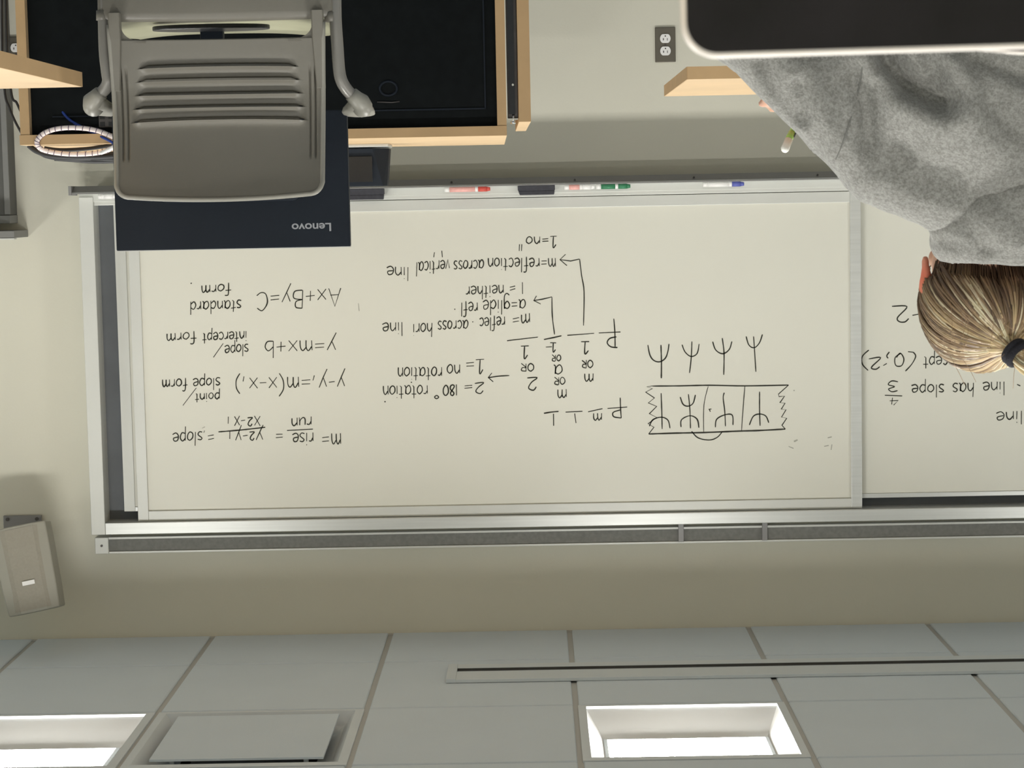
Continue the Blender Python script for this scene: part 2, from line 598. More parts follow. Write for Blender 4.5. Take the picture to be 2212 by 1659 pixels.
# map rail with cork strip
rail = obj('map_rail', B(BR, BL - .047, 6.99, D, 2.082, 2.127), 'alu', wb)
obj('rail_lip', B(BR, BL - .047, 6.978, 7.0, 2.076, 2.0835), 'alu_pale', rail, bevel=.001)
obj('rail_lip', B(BR, BL - .047, 6.978, 7.0, 2.125, 2.132), 'alu_pale', rail, bevel=.001)
obj('cork_strip', B(BR, BL - .047, 6.984, 6.992, 2.084, 2.1245), 'cork', rail)
ec = obj('rail_end_cap', B(BL - .047, BL - .001, 6.974, D, 2.076, 2.132), 'alu_pale', rail, bevel=.002)
bm = bmesh.new(); tube(bm, [(BL - .024, 6.9745, 2.104), (BL - .024, 6.971, 2.104)], .004, 12)
obj('cap_screw', bm, 'steel_dark', rail)
# tray
tray = obj('marker_tray', B(BR, BL + .014, 6.868, 6.95, .914, .920), 'alu', wb, bevel=.001)
bm = bmesh.new()
prism(bm, [(6.868, .920), (6.865, .9175), (6.915, .8935), (6.922, .8935), (6.95, .905), (6.95, .914), (6.870, .915)], BR, BL + .008, 'yz')
obj('tray_apron', bm, 'apron', tray)  # darker than the tray: shade of the down-facing apron put into its colour
obj('tray_back_trim', B(BR, BL - .001, 6.938, 6.9449, .920, .946), 'alu_pale', tray, bevel=.001)
obj('tray_end_cap', B(BL + .008, BL + .018, 6.862, 6.953, .893, .9235), 'apron', tray, bevel=.001)
for px, py in ((975, 398), (1242, 393), (1500, 390), (1768, 384)):
    p = at(px, py, 6.865)
    bm = bmesh.new(); tube(bm, [(p.x, 6.895, .909), (p.x, 6.884, .904)], .0032, 10)
    obj('tray_screw', bm, 'steel_dark', tray)
# brackets clipped over the rail
for px, lab in ((1471, 'metal clip over the board rail, the one nearer the speaker'), (1652, 'metal clip over the board rail, the one farther from the speaker')):
    p = at(px, 1150, 6.975)
    t = thing('rail_clip', (p.x, 6.975, 2.09), lab, 'clip')
    obj('clip_plate', B(-.009, .009, -.004, .003, -.038, .036), 'apron', t, bevel=.001)
    obj('clip_hook', B(-.009, .009, -.010, -.003, -.052, -.036), 'steel_dark', t, bevel=.001)

# ------------------------------------------------------------ handwriting (marker strokes on the enamel)
G = {
 'a': (.55, [[(.42,.5),(.25,.6),(.05,.42),(.05,.15),(.2,0),(.4,.2),(.43,.58),(.43,.12),(.53,0)]]),
 'b': (.5, [[(.06,1),(.05,.03)],[(.05,.35),(.28,.58),(.45,.35),(.34,.05),(.05,.03)]]),
 'c': (.45, [[(.4,.52),(.2,.6),(.03,.3),(.18,0),(.42,.1)]]),
 'd': (.52, [[(.42,.48),(.2,.58),(.03,.28),(.18,0),(.42,.2)],[(.43,1),(.42,0)]]),
 'e': (.47, [[(.05,.28),(.38,.36),(.33,.58),(.1,.52),(.03,.2),(.2,0),(.46,.1)]]),
 'f': (.42, [[(.42,.96),(.26,1),(.17,.8),(.16,-.1)],[(0,.52),(.38,.56)]]),
 'g': (.5, [[(.42,.5),(.2,.6),(.04,.35),(.2,.1),(.4,.3),(.42,.58),(.42,-.2),(.25,-.42),(.04,-.3)]]),
 'h': (.5, [[(.07,1),(.05,0)],[(.05,.3),(.25,.58),(.41,.4),(.43,0)]]),
 'i': (.2, [[(.1,.58),(.1,0)],[(.1,.8),(.11,.84)]]),
 'k': (.45, [[(.07,1),(.05,0)],[(.4,.6),(.08,.25),(.42,0)]]),
 'l': (.18, [[(.09,1),(.08,0)]]),
 'm': (.68, [[(.04,.58),(.05,0)],[(.05,.35),(.2,.6),(.31,.42),(.32,0)],[(.32,.38),(.48,.6),(.59,.42),(.61,0)]]),
 'n': (.48, [[(.05,.58),(.05,0)],[(.05,.35),(.25,.6),(.4,.42),(.42,0)]]),
 'o': (.48, [[(.24,.6),(.05,.4),(.06,.12),(.24,0),(.42,.18),(.42,.45),(.24,.6)]]),
 'p': (.5, [[(.07,.58),(.05,-.42)],[(.06,.4),(.28,.6),(.45,.35),(.3,.03),(.06,.08)]]),
 'r': (.38, [[(.06,.58),(.07,0)],[(.07,.35),(.2,.56),(.36,.54)]]),
 's': (.42, [[(.38,.54),(.18,.6),(.07,.45),(.35,.2),(.25,0),(.03,.05)]]),
 't': (.36, [[(.18,.9),(.17,.1),(.28,0)],[(0,.58),(.36,.6)]]),
 'u': (.5, [[(.05,.58),(.06,.15),(.2,0),(.4,.2),(.42,.58)],[(.42,.5),(.45,0)]]),
 'v': (.45, [[(.03,.58),(.2,0),(.42,.6)]]),
 'x': (.48, [[(.03,.6),(.44,0)],[(.44,.6),(.03,0)]]),
 'y': (.5, [[(.05,.58),(.22,.1)],[(.45,.6),(.22,.05),(.02,-.42)]]),
 'A': (.68, [[(.02,0),(.32,1),(.62,0)],[(.12,.36),(.54,.36)]]),
 'B': (.58, [[(.08,1),(.06,0)],[(.08,1),(.4,.92),(.38,.6),(.08,.52)],[(.08,.52),(.5,.42),(.46,.05),(.06,0)]]),
 'C': (.6, [[(.55,.85),(.3,1),(.05,.6),(.12,.1),(.35,0),(.56,.15)]]),
 'P': (.55, [[(.08,1),(.06,0)],[(.08,1),(.45,.9),(.42,.55),(.07,.48)]]),
 'O': (.6, [[(.3,1),(.05,.7),(.06,.25),(.3,0),(.52,.3),(.52,.75),(.3,1)]]),
 'R': (.6, [[(.08,1),(.06,0)],[(.08,1),(.45,.9),(.4,.55),(.07,.5),(.5,0)]]),
 '0': (.6, [[(.3,1),(.06,.7),(.08,.25),(.3,0),(.5,.3),(.5,.75),(.3,1)]]),
 '1': (.22, [[(.11,1),(.1,0)]]),
 '!': (.5, [[(.08,.72),(.27,1),(.25,.0)],[(.02,0),(.48,.02)]]),
 '2': (.55, [[(.06,.75),(.22,1),(.45,.82),(.32,.4),(.03,.02),(.52,.04)]]),
 '3': (.5, [[(.06,.92),(.3,1),(.42,.75),(.18,.55),(.44,.35),(.3,0),(.04,.08)]]),
 '4': (.55, [[(.3,1),(.05,.4),(.52,.42)],[(.4,.9),(.36,0)]]),
 '8': (.5, [[(.4,.9),(.2,1),(.08,.78),(.4,.4),(.38,.08),(.15,0),(.06,.2),(.38,.7),(.4,.9)]]),
 '=': (.55, [[(.05,.42),(.48,.44)],[(.05,.2),(.48,.22)]]),
 '+': (.55, [[(.05,.33),(.5,.35)],[(.28,.62),(.27,.05)]]),
 '-': (.42, [[(.05,.3),(.38,.32)]]),
 '(': (.35, [[(.32,1.1),(.1,.7),(.1,.2),(.3,-.2)]]),
 ')': (.35, [[(.03,1.1),(.26,.7),(.26,.2),(.03,-.2)]]),
 ',': (.2, [[(.1,.05),(.04,-.2)]]),
 '.': (.18, [[(.07,.0),(.1,.03)]]),
 '/': (.45, [[(.02,-.1),(.45,.75)]]),
 '"': (.3, [[(.08,.4),(.1,.0)],[(.22,.42),(.22,.02)]]),
 'z': (.42, [[(.05,.56),(.38,.56),(.04,.02),(.4,.03)]]),
 ' ': (.32, []),
}


def sub1(c):
    return c


def ribbon(bm, pts, w, y):
    """a flat marker stroke lying in the board plane; pts are (x,z)"""
    n = len(pts)
    L = []
    for i, (x, z) in enumerate(pts):
        a = pts[max(i - 1, 0)]; b = pts[min(i + 1, n - 1)]
        dx, dz = b[0] - a[0], b[1] - a[1]
        l = math.hypot(dx, dz) or 1e-6
        k = w * .5 * (.8 + .3 * noise.noise(Vector((x * 40, z * 40, 3))))
        if i in (0, n - 1): k *= .7
        nx, nz = -dz / l * k, dx / l * k
        L.append((bm.verts.new((x + nx, y, z + nz)), bm.verts.new((x - nx, y, z - nz))))
    for i in range(n - 1):
        try:
            bm.faces.new((L[i][0], L[i + 1][0], L[i + 1][1], L[i][1]))
        except ValueError:
            pass


def stroke(bm, pxs, Y, w=2.7, sm=True):
    P = []
    for (a, b) in pxs:
        p = at(a, b, Y)
        P.append((p.x, p.z))
    if sm and len(P) > 2:
        S = smooth_path([(x, 0, z) for x, z in P], 5)
        P = [(v.x, v.z) for v in S]
    ribbon(bm, P, w * 1.15 * Y / F_PX, Y)


def write(bm, txt, x1, y1, x2, y2, h, Y, w=2.6):
    """handwritten word: starts at photo pixel (x1,y1) on its baseline, ends at (x2,y2); h = cap height in px"""
    tot = sum(G[c][0] * (0.55 if False else 1) + .05 for c in txt)
    s = abs(x1 - x2) / tot
    cur = 0
    for c in txt:
        adv, sts = G[c]
        for st in sts:
            pts = []
            for (gx, gy) in st:
                u = (cur + gx) * s
                f = u / abs(x1 - x2)
                jx = random.uniform(-.4, .4); jy = random.uniform(-.5, .5)
                pts.append((x1 - u + jx, y1 + (y2 - y1) * f + gy * h + jy))
            stroke(bm, pts, Y, w, sm=c not in 'AxkvztyE14=+-/' or len(pts) > 3)
        cur += adv + .05


YP = 6.9572
# --- formulas
bm = bmesh.new()
W = lambda *a, **k: write(bm, *a, YP, **k)
W('Ax+By=C', 737, 622, 551, 633, 39)
W('standard', 522, 648, 408, 652, 28)
W('form', 499, 613, 432, 617, 25)
stroke(bm, [(414, 611), (412, 613)], YP, 4)
W('y=mx+b', 727, 734, 568, 737, 37)
W('slope', 537, 743, 484, 747, 26)
stroke(bm, [(482, 742), (461, 772)], YP, 2.4)
W('intercept', 534, 715, 436, 720, 25)
W('form', 424, 717, 357, 721, 25)
W('y-y', 746, 812, 686, 814, 38)
stroke(bm, [(679, 811), (676, 822)], YP, 2.4)
W('=m(x-x', 672, 813, 535, 816, 38)
stroke(bm, [(527, 813), (525, 824)], YP, 2.4)
W(')', 519, 813, 506, 816, 34)
W('slope form', 476, 816, 348, 820, 26)
W('point', 475, 848, 420, 850, 22)
stroke(bm, [(424, 838), (395, 876)], YP, 2.4)
W('m=', 737, 936, 692, 937, 38)
W('rise', 678, 934, 630, 936, 32)
stroke(bm, [(676, 927), (620, 930)], YP, 3)
W('run', 674, 900, 627, 904, 28)
W('=', 612, 932, 592, 932, 30)
W('y', 569, 931, 550, 931, 32); W('2', 550, 933, 537, 933, 18)
W('-y', 536, 931, 506, 932, 32); W('1', 500, 930, 490, 930, 18)
stroke(bm, [(573, 923), (520, 929), (472, 933)], YP, 3)
W('x', 563, 899, 547, 899, 34); W('2', 546, 902, 533, 902, 18)
W('-x', 531, 897, 504, 900, 34); W('1', 496, 900, 488, 900, 15)
W('=', 463, 933, 446, 935, 34)
W('slope', 438, 932, 371, 936, 30)
stroke(bm, [(442, 930), (440, 935)], YP, 2.2)
tag(obj('handwriting', bm, 'ink', fp), 'slope formulas in black marker', None, kind='stuff')

# --- frieze notes; crop frame q6 -> photo
c6 = lambda L: [(790 + a / 3.456, 480 + b / 3.456) for a, b in L]
bm = bmesh.new()
S6 = lambda L, w=2.6, sm=True: stroke(bm, c6(L), YP, w, sm)


def w6(txt, x1, y1, x2, y2, h, w=2.5):
    (a, b), (c, d) = c6([(x1, y1), (x2, y2)])
    write(bm, txt, a, b, c, d, h / 3.456, YP, w)


w6('!=no', 1428, 105, 1190, 110, 85)
S6([(1165, 165), (1163, 215)]); S6([(1148, 165), (1146, 215)])
w6('m=reflection', 1420, 268, 905, 268, 105)
w6('across', 882, 282, 650, 290, 100)
w6('vertical', 628, 280, 370, 300, 105)
w6('line', 325, 335, 150, 330, 105)
S6([(568, 213), (572, 262)]); S6([(513, 225), (508, 262)])
S6([(1450, 280), (1530, 290), (1595, 276)], sm=False); S6([(1597, 276), (1612, 400), (1630, 520), (1626, 772)]); S6([(1492, 240), (1450, 280), (1502, 324)], sm=False)
w6('1 =', 1180, 445, 1065, 470, 90)
w6('neither', 1032, 468, 740, 480, 100)
w6('a=glide', 1195, 575, 868, 585, 110)
w6('refl', 838, 598, 705, 600, 105)
S6([(668, 648), (662, 652)], 4)
w6('m=', 1228, 680, 1085, 700, 110)
w6('reflec', 1042, 705, 845, 715, 100)
S6([(802, 742), (796, 746)], 4)
w6('across', 765, 732, 532, 740, 100)
w6('hori', 498, 752, 345, 760, 105)
w6('line', 280, 745, 118, 752, 105)
S6([(1255, 585), (1320, 575), (1390, 558)], sm=False); S6([(1390, 558), (1393, 700), (1410, 838)]); S6([(1275, 550), (1255, 585), (1306, 611)], sm=False)
# P with its blanks
S6([(1902, 820), (1740, 827)], 3, False)
S6([(1852, 720), (1860, 820), (1862, 932)], 2.8); S6([(1880, 936), (1830, 930), (1803, 900), (1822, 868), (1872, 856)], 3)
S6([(1705, 830), (1505, 845)], 3, False)
S6([(1462, 848), (1400, 862), (1330, 876)], 3)
S6([(1285, 858), (1055, 885)], 3, False)
w6('!', 1672, 892, 1600, 890, 92, 3)
w6('OR', 1697, 1030, 1605, 1030, 58)
w6('m', 1702, 1130, 1622, 1130, 95)
w6('!', 1425, 902, 1370, 900, 70, 3); S6([(1390, 930), (1345, 932)])
w6('OR', 1458, 990, 1382, 990, 48)
w6('a', 1470, 1065, 1395, 1065, 115)
w6('OR', 1490, 1158, 1400, 1158, 55)
w6('m', 1502, 1245, 1422, 1250, 105)
w6('!', 1218, 922, 1150, 925, 95, 3)
w6('OR', 1257, 1055, 1148, 1055, 58)
w6('2', 1283, 1158, 1195, 1160, 95, 3)
S6([(1072, 1145), (990, 1150), (915, 1161)]); S6([(942, 1125), (915, 1160), (952, 1192)], sm=False)
w6('!=', 886, 1022, 735, 1030, 108)
w6('no', 706, 1062, 600, 1065, 108)
w6('rotation', 572, 1082, 232, 1085, 108)
w6('2=', 884, 1197, 722, 1205, 80)
w6('180', 686, 1212, 570, 1218, 80, 3)
S6([(530, 1292), (514, 1305), (528, 1318), (545, 1306), (530, 1292)])
w6('rotation', 466, 1218, 122, 1222, 108)
S6([(148, 1338), (140, 1342)], 4); S6([(344, 1193), (338, 1198)], 4)
S6([(1900, 1310), (1903, 1400), (1908, 1462)], 2.6); S6([(1908, 1462), (1852, 1452), (1848, 1420), (1900, 1402)], 2.6); S6([(1952, 1380), (1805, 1391)], 3, False)
w6('m', 1765, 1425, 1688, 1428, 85); S6([(1768, 1392), (1660, 1416)], 2.8)
S6([(1570, 1500), (1560, 1428)], 2.8); S6([(1618, 1412), (1492, 1418)], 3)
S6([(1403, 1520), (1402, 1430)], 3.4); S6([(1440, 1413), (1385, 1418), (1330, 1427)], 3)
tag(obj('handwriting', bm, 'ink', fp), 'frieze pattern notes with arrows in black marker', None, kind='stuff')

# --- strip drawing
c7 = lambda L: [(1380 + a / 4.608, 680 + b / 4.608) for a, b in L]
bm = bmesh.new()
S7 = lambda L, w=2.7, sm=True: stroke(bm, c7(L), YP, w, sm)
S7([(90, 300), (110, 400), (150, 455), (210, 468), (265, 430), (290, 360), (300, 290)], 3)
S7([(220, 300), (225, 460), (224, 632)], 3.2)
S7([(430, 297), (460, 370), (520, 415), (580, 385), (600, 290)]); S7([(528, 265), (522, 420), (505, 580)])
S7([(735, 267), (765, 350), (835, 388), (900, 345), (926, 265)]); S7([(830, 232), (848, 380), (845, 598)])
S7([(1068, 215), (1095, 300), (1148, 328), (1200, 280), (1230, 195)]); S7([(1142, 215), (1150, 330), (1165, 568)], 2.4)
S7([(135, 710), (400, 708), (700, 702), (1060, 708), (1490, 700)], 3)
S7([(1490, 700), (1390, 790), (1395, 815), (1450, 810), (1405, 875), (1455, 880), (1418, 940), (1465, 945), (1420, 1020), (1472, 1030), (1425, 1100), (1458, 1138)], 2.6, False)
S7([(1458, 1138), (1200, 1152), (1000, 1158), (660, 1172), (380, 1178), (98, 1187)], 3.4)
S7([(98, 1187), (150, 1120), (92, 1085), (178, 1022), (105, 985), (178, 912), (95, 878), (155, 828), (68, 770), (135, 735), (80, 716), (135, 708)], 2.6, False)
S7([(222, 780), (228, 960), (232, 1138)]); S7([(105, 1110), (140, 1045), (225, 1020), (290, 1050), (310, 1130)])
S7([(412, 818), (440, 890), (490, 910), (540, 880), (563, 797)]); S7([(493, 790), (508, 940), (514, 1130)])
S7([(420, 1118), (425, 1045), (510, 1005), (580, 1040), (598, 1125)])
S7([(690, 712), (648, 900), (645, 1170)], 1.8); S7([(1055, 712), (1040, 900), (1022, 1155)], 2)
S7([(722, 938), (700, 940), (712, 965)], 3.5, False)
S7([(850, 775), (840, 830), (855, 960), (862, 1110)]); S7([(762, 1120), (775, 1040), (860, 995), (930, 1000), (937, 1098)])
S7([(1202, 765), (1202, 950), (1207, 1105)]); S7([(1100, 1098), (1140, 1010), (1205, 988), (1265, 1010), (1293, 1075)])
S7([(525, 1160), (590, 1225), (700, 1247), (780, 1220), (832, 1162)], 2.6)
tag(obj('handwriting', bm, 'ink', fp), 'strip drawing of fork shapes in black marker', None, kind='stuff')
bm = bmesh.new()
S7([(1845, 1310), (1890, 1300)], 3); S7([(1922, 1290), (1914, 1345)], 3); S7([(1545, 1262), (1580, 1245)], 5); S7([(1490, 1310), (1540, 1330)], 3); S7([(1880, 1225), (1920, 1215)], 3)
S7([(1540, 750), (1550, 758)], 4)
stroke(bm, [(774, 655), (776, 672)], YP, 2)
stroke(bm, [(437, 925), (443, 922)], YP, 2)
obj('smudge', bm, 'ink_faint', fp)['kind'] = 'stuff'

# --- rear panel writing
YR = 6.9872
c8 = lambda L: [(1820 + a / 3.607, 440 + b / 3.607) for a, b in L]
bm = bmesh.new()
S8 = lambda L, w=2.7, sm=True: stroke(bm, c8(L), YR, w, sm)


def w8(txt, x1, y1, x2, y2, h, w=2.6):
    (a, b), (c, d) = c8([(x1, y1), (x2, y2)])
    write(bm, txt, a, b, c, d, h / 3.607, YR, w)


S8([(385, 800), (502, 802), (430, 885), (440, 918), (485, 922), (516, 895)], 2.8)
S8([(602, 860), (545, 870)], 2.8)
S8([(552, 1158), (570, 1190), (540, 1250), (490, 1305)]); S8([(510, 1153), (552, 1158)])
S8([(455, 1165), (410, 1200), (415, 1260), (460, 1262), (478, 1210), (450, 1165), (420, 1200)])
S8([(365, 1155), (345, 1185), (355, 1205)])
S8([(345, 1245), (318, 1262)])
S8([(205, 1210), (297, 1200), (225, 1275), (260, 1290), (290, 1270)])
S8([(205, 1140), (155, 1190), (155, 1250), (200, 1300)])
w8('intercept', 1040, 1190, 625, 1190, 105)
w8('line', 1268, 1385, 1085, 1390, 108)
w8('has', 1025, 1395, 850, 1400, 110)
w8('slope', 795, 1408, 530, 1410, 100)
S8([(465, 1498), (330, 1493)], 2.8)
w8('4', 440, 1510, 355, 1512, 60); w8('3', 440, 1380, 335, 1382, 85)
w8('line', 1405, 1615, 1188, 1625, 105)
S8([(1385, 1420), (1360, 1408)], 4)
tag(obj('handwriting', bm, 'ink', rp), 'notes about a line and its slope in black marker', None, kind='stuff')

# ============================================================ TRAY CONTENT
TZ = .9205


def marker(px, length, label, cap, body, blunt=True, py=418):
    c = at(px, py, 6.905)
    t = thing('marker_pen', (c.x, 6.905, TZ + .0085), label, 'marker')
    def cyl(a, b, r0, r1=None):
        b_ = bmesh.new(); tube(b_, [(a, 0, 0), (b, 0, 0)], [r0, r1 or r0], 14); return b_
    h = length / 2
    # upright: barrel end towards +x (photo left), cap towards -x
    obj('end_plug', cyl(h - .016, h, .0078), 'outlet', t)
    obj('barrel', cyl(-h + .050, h - .016, .0085), body, t)
    obj('collar', cyl(-h + .040, -h + .050, .0082), 'outlet', t)
    obj('cap', cyl(-h + .012, -h + .040, .0085), cap, t)
    obj('cap_tip', cyl(-h, -h + .012, .0058, .0080), cap, t)
    return t


marker(1010, .150, 'red marker with pink label, alone between the two black erasers', 'red', 'pink')
marker(1252, .100, 'pink-labelled marker just beside the black eraser, nose to tail with a green one', 'outlet', 'pink')
marker(1325, .112, 'green marker lying on the tray, nose to tail with a pink-labelled one', 'green', 'green')
marker(1563, .135, 'blue and white marker, lying alone on the tray nearest the student', 'blue', 'outlet')
marker(232, .06, 'white stub of a marker at the tray end behind the monitor', 'outlet', 'outlet')


def eraser(pxa, pxb, label, h=.036):
    a, b = at(pxa, 425, 6.905), at(pxb, 425, 6.905)
    x0, x1 = min(a.x, b.x), max(a.x, b.x)
    t = thing('board_eraser', ((x0 + x1) / 2, 6.905, TZ), label, 'eraser')
    w = (x1 - x0) / 2
    obj('felt', B(-w, w, -.022, .022, 0, h * .55), 'eraser', t, bevel=.002)
    bm = bmesh.new()
    prism(bm, [(-w + .001, h * .55), (w - .001, h * .55), (w - .006, h), (-w + .003, h)], -.021, .021)
    obj('grip', bm, 'eraser', t, bevel=.002)


eraser(1119, 1199, 'black felt eraser in the middle of the marker tray', .031)
eraser(738, 830, 'black felt eraser partly hidden behind the monitor')


# ============================================================ WALL ITEMS
def outlet(x, z, label, name='wall_outlet'):
    t = thing(name, (x, D, z), label, 'outlet')
    obj('cover_plate', B(-.034, .034, -.006, 0, -.0575, .0575), 'plate', t, bevel=.002)
    for s in (-1, 1):
        bm = bmesh.new()
        poly = []
        for k in range(28):
            a = 2 * PI * k / 28
            poly.append((.0175 * math.cos(a), s * .0205 + max(-.0145, min(.0145, .0175 * math.sin(a)))))
        prism(bm, poly, -.009, -.005)
        r = obj('receptacle', bm, 'outlet', t)
        bm = bmesh.new()
        box(bm, -.0075, -.0055, -.0095, -.0088, s * .0205 - .001, s * .0205 + .007)
        box(bm, .0050, .0078, -.0095, -.0088, s * .0205 - .001, s * .0205 + .006)
        box(bm, -.002, .002, -.0095, -.0088, s * .0205 - .010, s * .0205 - .006)
        obj('slot', bm, 'socket_hole', r)
    bm = bmesh.new(); tube(bm, [(0, -.005, 0), (0, -.0085, 0)], .003, 10)
    obj('screw', bm, 'steel_dark', t)


p = at(1437, 97, D)
outlet(p.x, p.z, 'bronze plated double outlet on the open wall, with two white sockets')
p = at(36, 117, D)
outlet(p.x, p.z, 'outlet half hidden behind the wooden console edge, one socket showing')

# speaker
c = at(62, 1229, 6.80)
sp = thing('wall_speaker', c, 'putty-coloured loudspeaker tilted on a bracket high on the wall', 'speaker', rot=(math.radians(11), math.radians(-9.5), math.radians(-10)))
w, h, d = .098, .142, .08
bm = bmesh.new()
prof = [(-w, .0), (-w + .012, -d), (-w * .45, -d - .012), (w * .45, -d - .012), (w * .92, -d + .006), (w, .0), (w * .7, .06), (-w * .7, .06)]
rows = []
for k, tz in enumerate([-1, -.96, -.5, 0, .5, .96, 1]):
    s = 1 - .03 * abs(tz) ** 6 + (-.035 * tz)
    rows.append([bm.verts.new((a * s, b + .010 * tz * tz, tz * h * (1 + .02 * (1 - (a / w) ** 2)))) for a, b in prof])
for a, b in zip(rows, rows[1:]):
    for k in range(len(prof)):
        bm.faces.new((a[k], a[(k + 1) % len(prof)], b[(k + 1) % len(prof)], b[k]))
bm.faces.new(rows[0][::-1]); bm.faces.new(rows[-1])
obj('cabinet', bm, 'speaker_shell', sp, bevel=.004)
bm = bmesh.new()
gv = []
for tz in (-.95, -.5, 0, .5, .95):
    s = 1 - .035 * tz
    gv.append([bm.verts.new((a * s, -d - .0135 + .010 * tz * tz + (.014 if abs(a) > w * .5 else 0), tz * h)) for a in (-w * .80, -w * .45, w * .45, w * .74)])
for a, b in zip(gv, gv[1:]):
    for k in range(3):
        bm.faces.new((a[k], a[k + 1], b[k + 1], b[k]))
obj('grille', bm, 'speaker', sp)
obj('badge', B(-.020, .020, -d - .019, -d - .013, .040, .054), 'outlet', sp, bevel=.001)
br = thing('speaker_bracket', at(50, 1124, D), 'grey steel bracket plate under the wall speaker', 'bracket')
obj('wall_plate', B(-.065, .065, -.012, 0, -.018, .10), 'apron', br, bevel=.002)
for s in (-1, 1):
    bm = bmesh.new()
    tube(bm, [(s * .05, -.012, -.006), (s * .05, -.016, -.006)], .006, 10)
    obj('plate_screw', bm, 'steel_dark', br)
obj('arm', B(-.03, .03, -.20, -.01, .05, .075), 'cab_light', br, bevel=.002)

# grey cabinet at the upright-right edge, and the shelf above it
a = at(31, 478, 6.93)
cb = thing('grey_cabinet', (a.x + .35 + .014, 6.98, 0), 'shallow dark grey wall cabinet at the picture edge beside the console', 'cabinet')
x = -.35
zt = at(0, 483, 6.93).z
obj('body', B(x, .35, -.05, .05, .0, zt - .028), 'cab', cb, bevel=.002)
obj('top_band', B(x - .001, .351, -.052, .051, zt - .027, zt), 'cab_light', cb, bevel=.002)
obj('side_stile', B(x - .002, x + .016, -.054, -.048, .02, zt - .030), 'cab_light', cb, bevel=.001)
bm = bmesh.new(); sphere(bm, (x + .04, -.055, at(4, 438, 6.9).z), .006)
obj('knob', bm, 'black_gloss', cb)
a = at(51, 506, 6.9)
sh = thing('wall_shelf', (a.x + .016, 6.93, a.z), 'short grey shelf on the wall just above the grey cabinet', 'shelf')
obj('board', B(0, .5, -.09, .10, -.013, .011), 'cab_light', sh, bevel=.002)
obj('shelf_lip', B(0, .5, -.092, -.06, .0115, .016), 'alu_pale', sh)

# ============================================================ CONSOLE
YC = 5.40
p0 = at(1095, 293, YC)
con = thing('instructor_console', (p0.x, YC, 0), 'wide maple-edged console with a black recessed front', 'console', rot=(0, 0, math.radians(-1.1)))
ct = p0.z
Wd = at(47, 293, YC).x - p0.x
TH = .0252
obj('top', B(0, Wd, .0, .95, ct - TH, ct), 'wood', con, bevel=.0015)
obj('top_edge_band', B(0, Wd, -.0015, .0, ct - TH, ct - .0005), 'edge', con)
for xa, nm in ((0.0, 'side_panel'), (Wd - .026, 'side_panel')):
    s = obj(nm, B(xa, xa + .024, .004, .93, .03, ct - TH), 'wood', con, bevel=.001)
    obj('edge_band', B(xa, xa + .024, .0015, .004, .03, ct - TH), 'edge', s)
bp_ = obj('black_panel', B(.024, Wd - .026, .030, .048, .06, ct - TH), 'black', con)
# recessed inner field
bm = bmesh.new()
z1 = at(1000, 236, YC).z; xin = .052
ring_pts = [((xin, z1), (Wd - .08, z1))]
box(bm, xin, Wd - .08, .026, .0302, z1 - .004, z1)
box(bm, xin, xin + .004, .026, .0302, .1, z1)
obj('panel_moulding', bm, 'navy', bp_)
g = at(838, 190, YC)
bm = bmesh.new()
cx, cz = g.x - p0.x, g.z
tube(bm, [(cx + .022 * math.cos(2 * PI * k / 24), .029, cz + .018 * math.sin(2 * PI * k / 24)) for k in range(24)], .0035, 8, closed=True)
obj('cable_grommet', bm, 'navy', bp_)
bm = bmesh.new(); tube(bm, [(cx - .028, .028, cz + .034), (cx - .008, .027, cz + .036), (cx + .03, .028, cz + .034)], .0018, 6)
obj('lock_bar', bm, 'steel_dark', bp_)
g = at(230, 260, YC)
cx, cz = g.x - p0.x, g.z
so = obj('socket_plate', B(cx - .021, cx + .021, .024, .030, cz - .018, cz + .018), 'steel_dark', bp_, bevel=.002)
bm = bmesh.new()
for i in (-1, 1):
    for j in (-1, 1):
        box(bm, cx + i * .011 - .006, cx + i * .011 + .006, .0225, .0245, cz + j * .009 - .005, cz + j * .009 + .005)
obj('port', bm, 'black_gloss', so)

# folded side shelf with its hinge channel
q = at(1147, 263, YC)
sf = obj('folded_side_shelf', B(q.x - p0.x, q.x - p0.x + .031, .0, .78, .25, q.z), 'wood', con, bevel=.001)
obj('edge_band', B(q.x - p0.x, q.x - p0.x + .031, -.0015, 0, .25, q.z - .0005), 'edge', sf)
hx1 = -.004; hx0 = q.x - p0.x + .031
zb = at(1108, 255, YC).z
hb = obj('hinge_channel', B(hx0 + .001, hx1 + .001, .012, .030, .25, zb), 'steel_dark', con, bevel=.002)
obj('channel_web', B(hx0 + .009, hx1 - .003, .006, .013, .25, zb - .01), 'black_gloss', hb)
bt = obj('catch_plate', B(hx0 + .002, hx1 + .002, .004, .028, zb + .001, zb + .004), 'chrome', hb)
bm = bmesh.new()
tube(bm, [((hx0 + hx1) / 2, .012, zb - .012), ((hx0 + hx1) / 2, .012, zb + .016)], .0035, 10)
tube(bm, [((hx0 + hx1) / 2 + .001, .012, zb + .008), ((hx0 + hx1) / 2 + .001, .012, zb + .015)], .007, 8)
obj('catch_bolt', bm, 'chrome', hb)
bm = bmesh.new(); zs = at(1104, 183, YC).z
tube(bm, [((hx0 + hx1) / 2, .013, zs), ((hx0 + hx1) / 2, .0045, zs)], .003, 8)
obj('channel_screw', bm, 'chrome', hb)

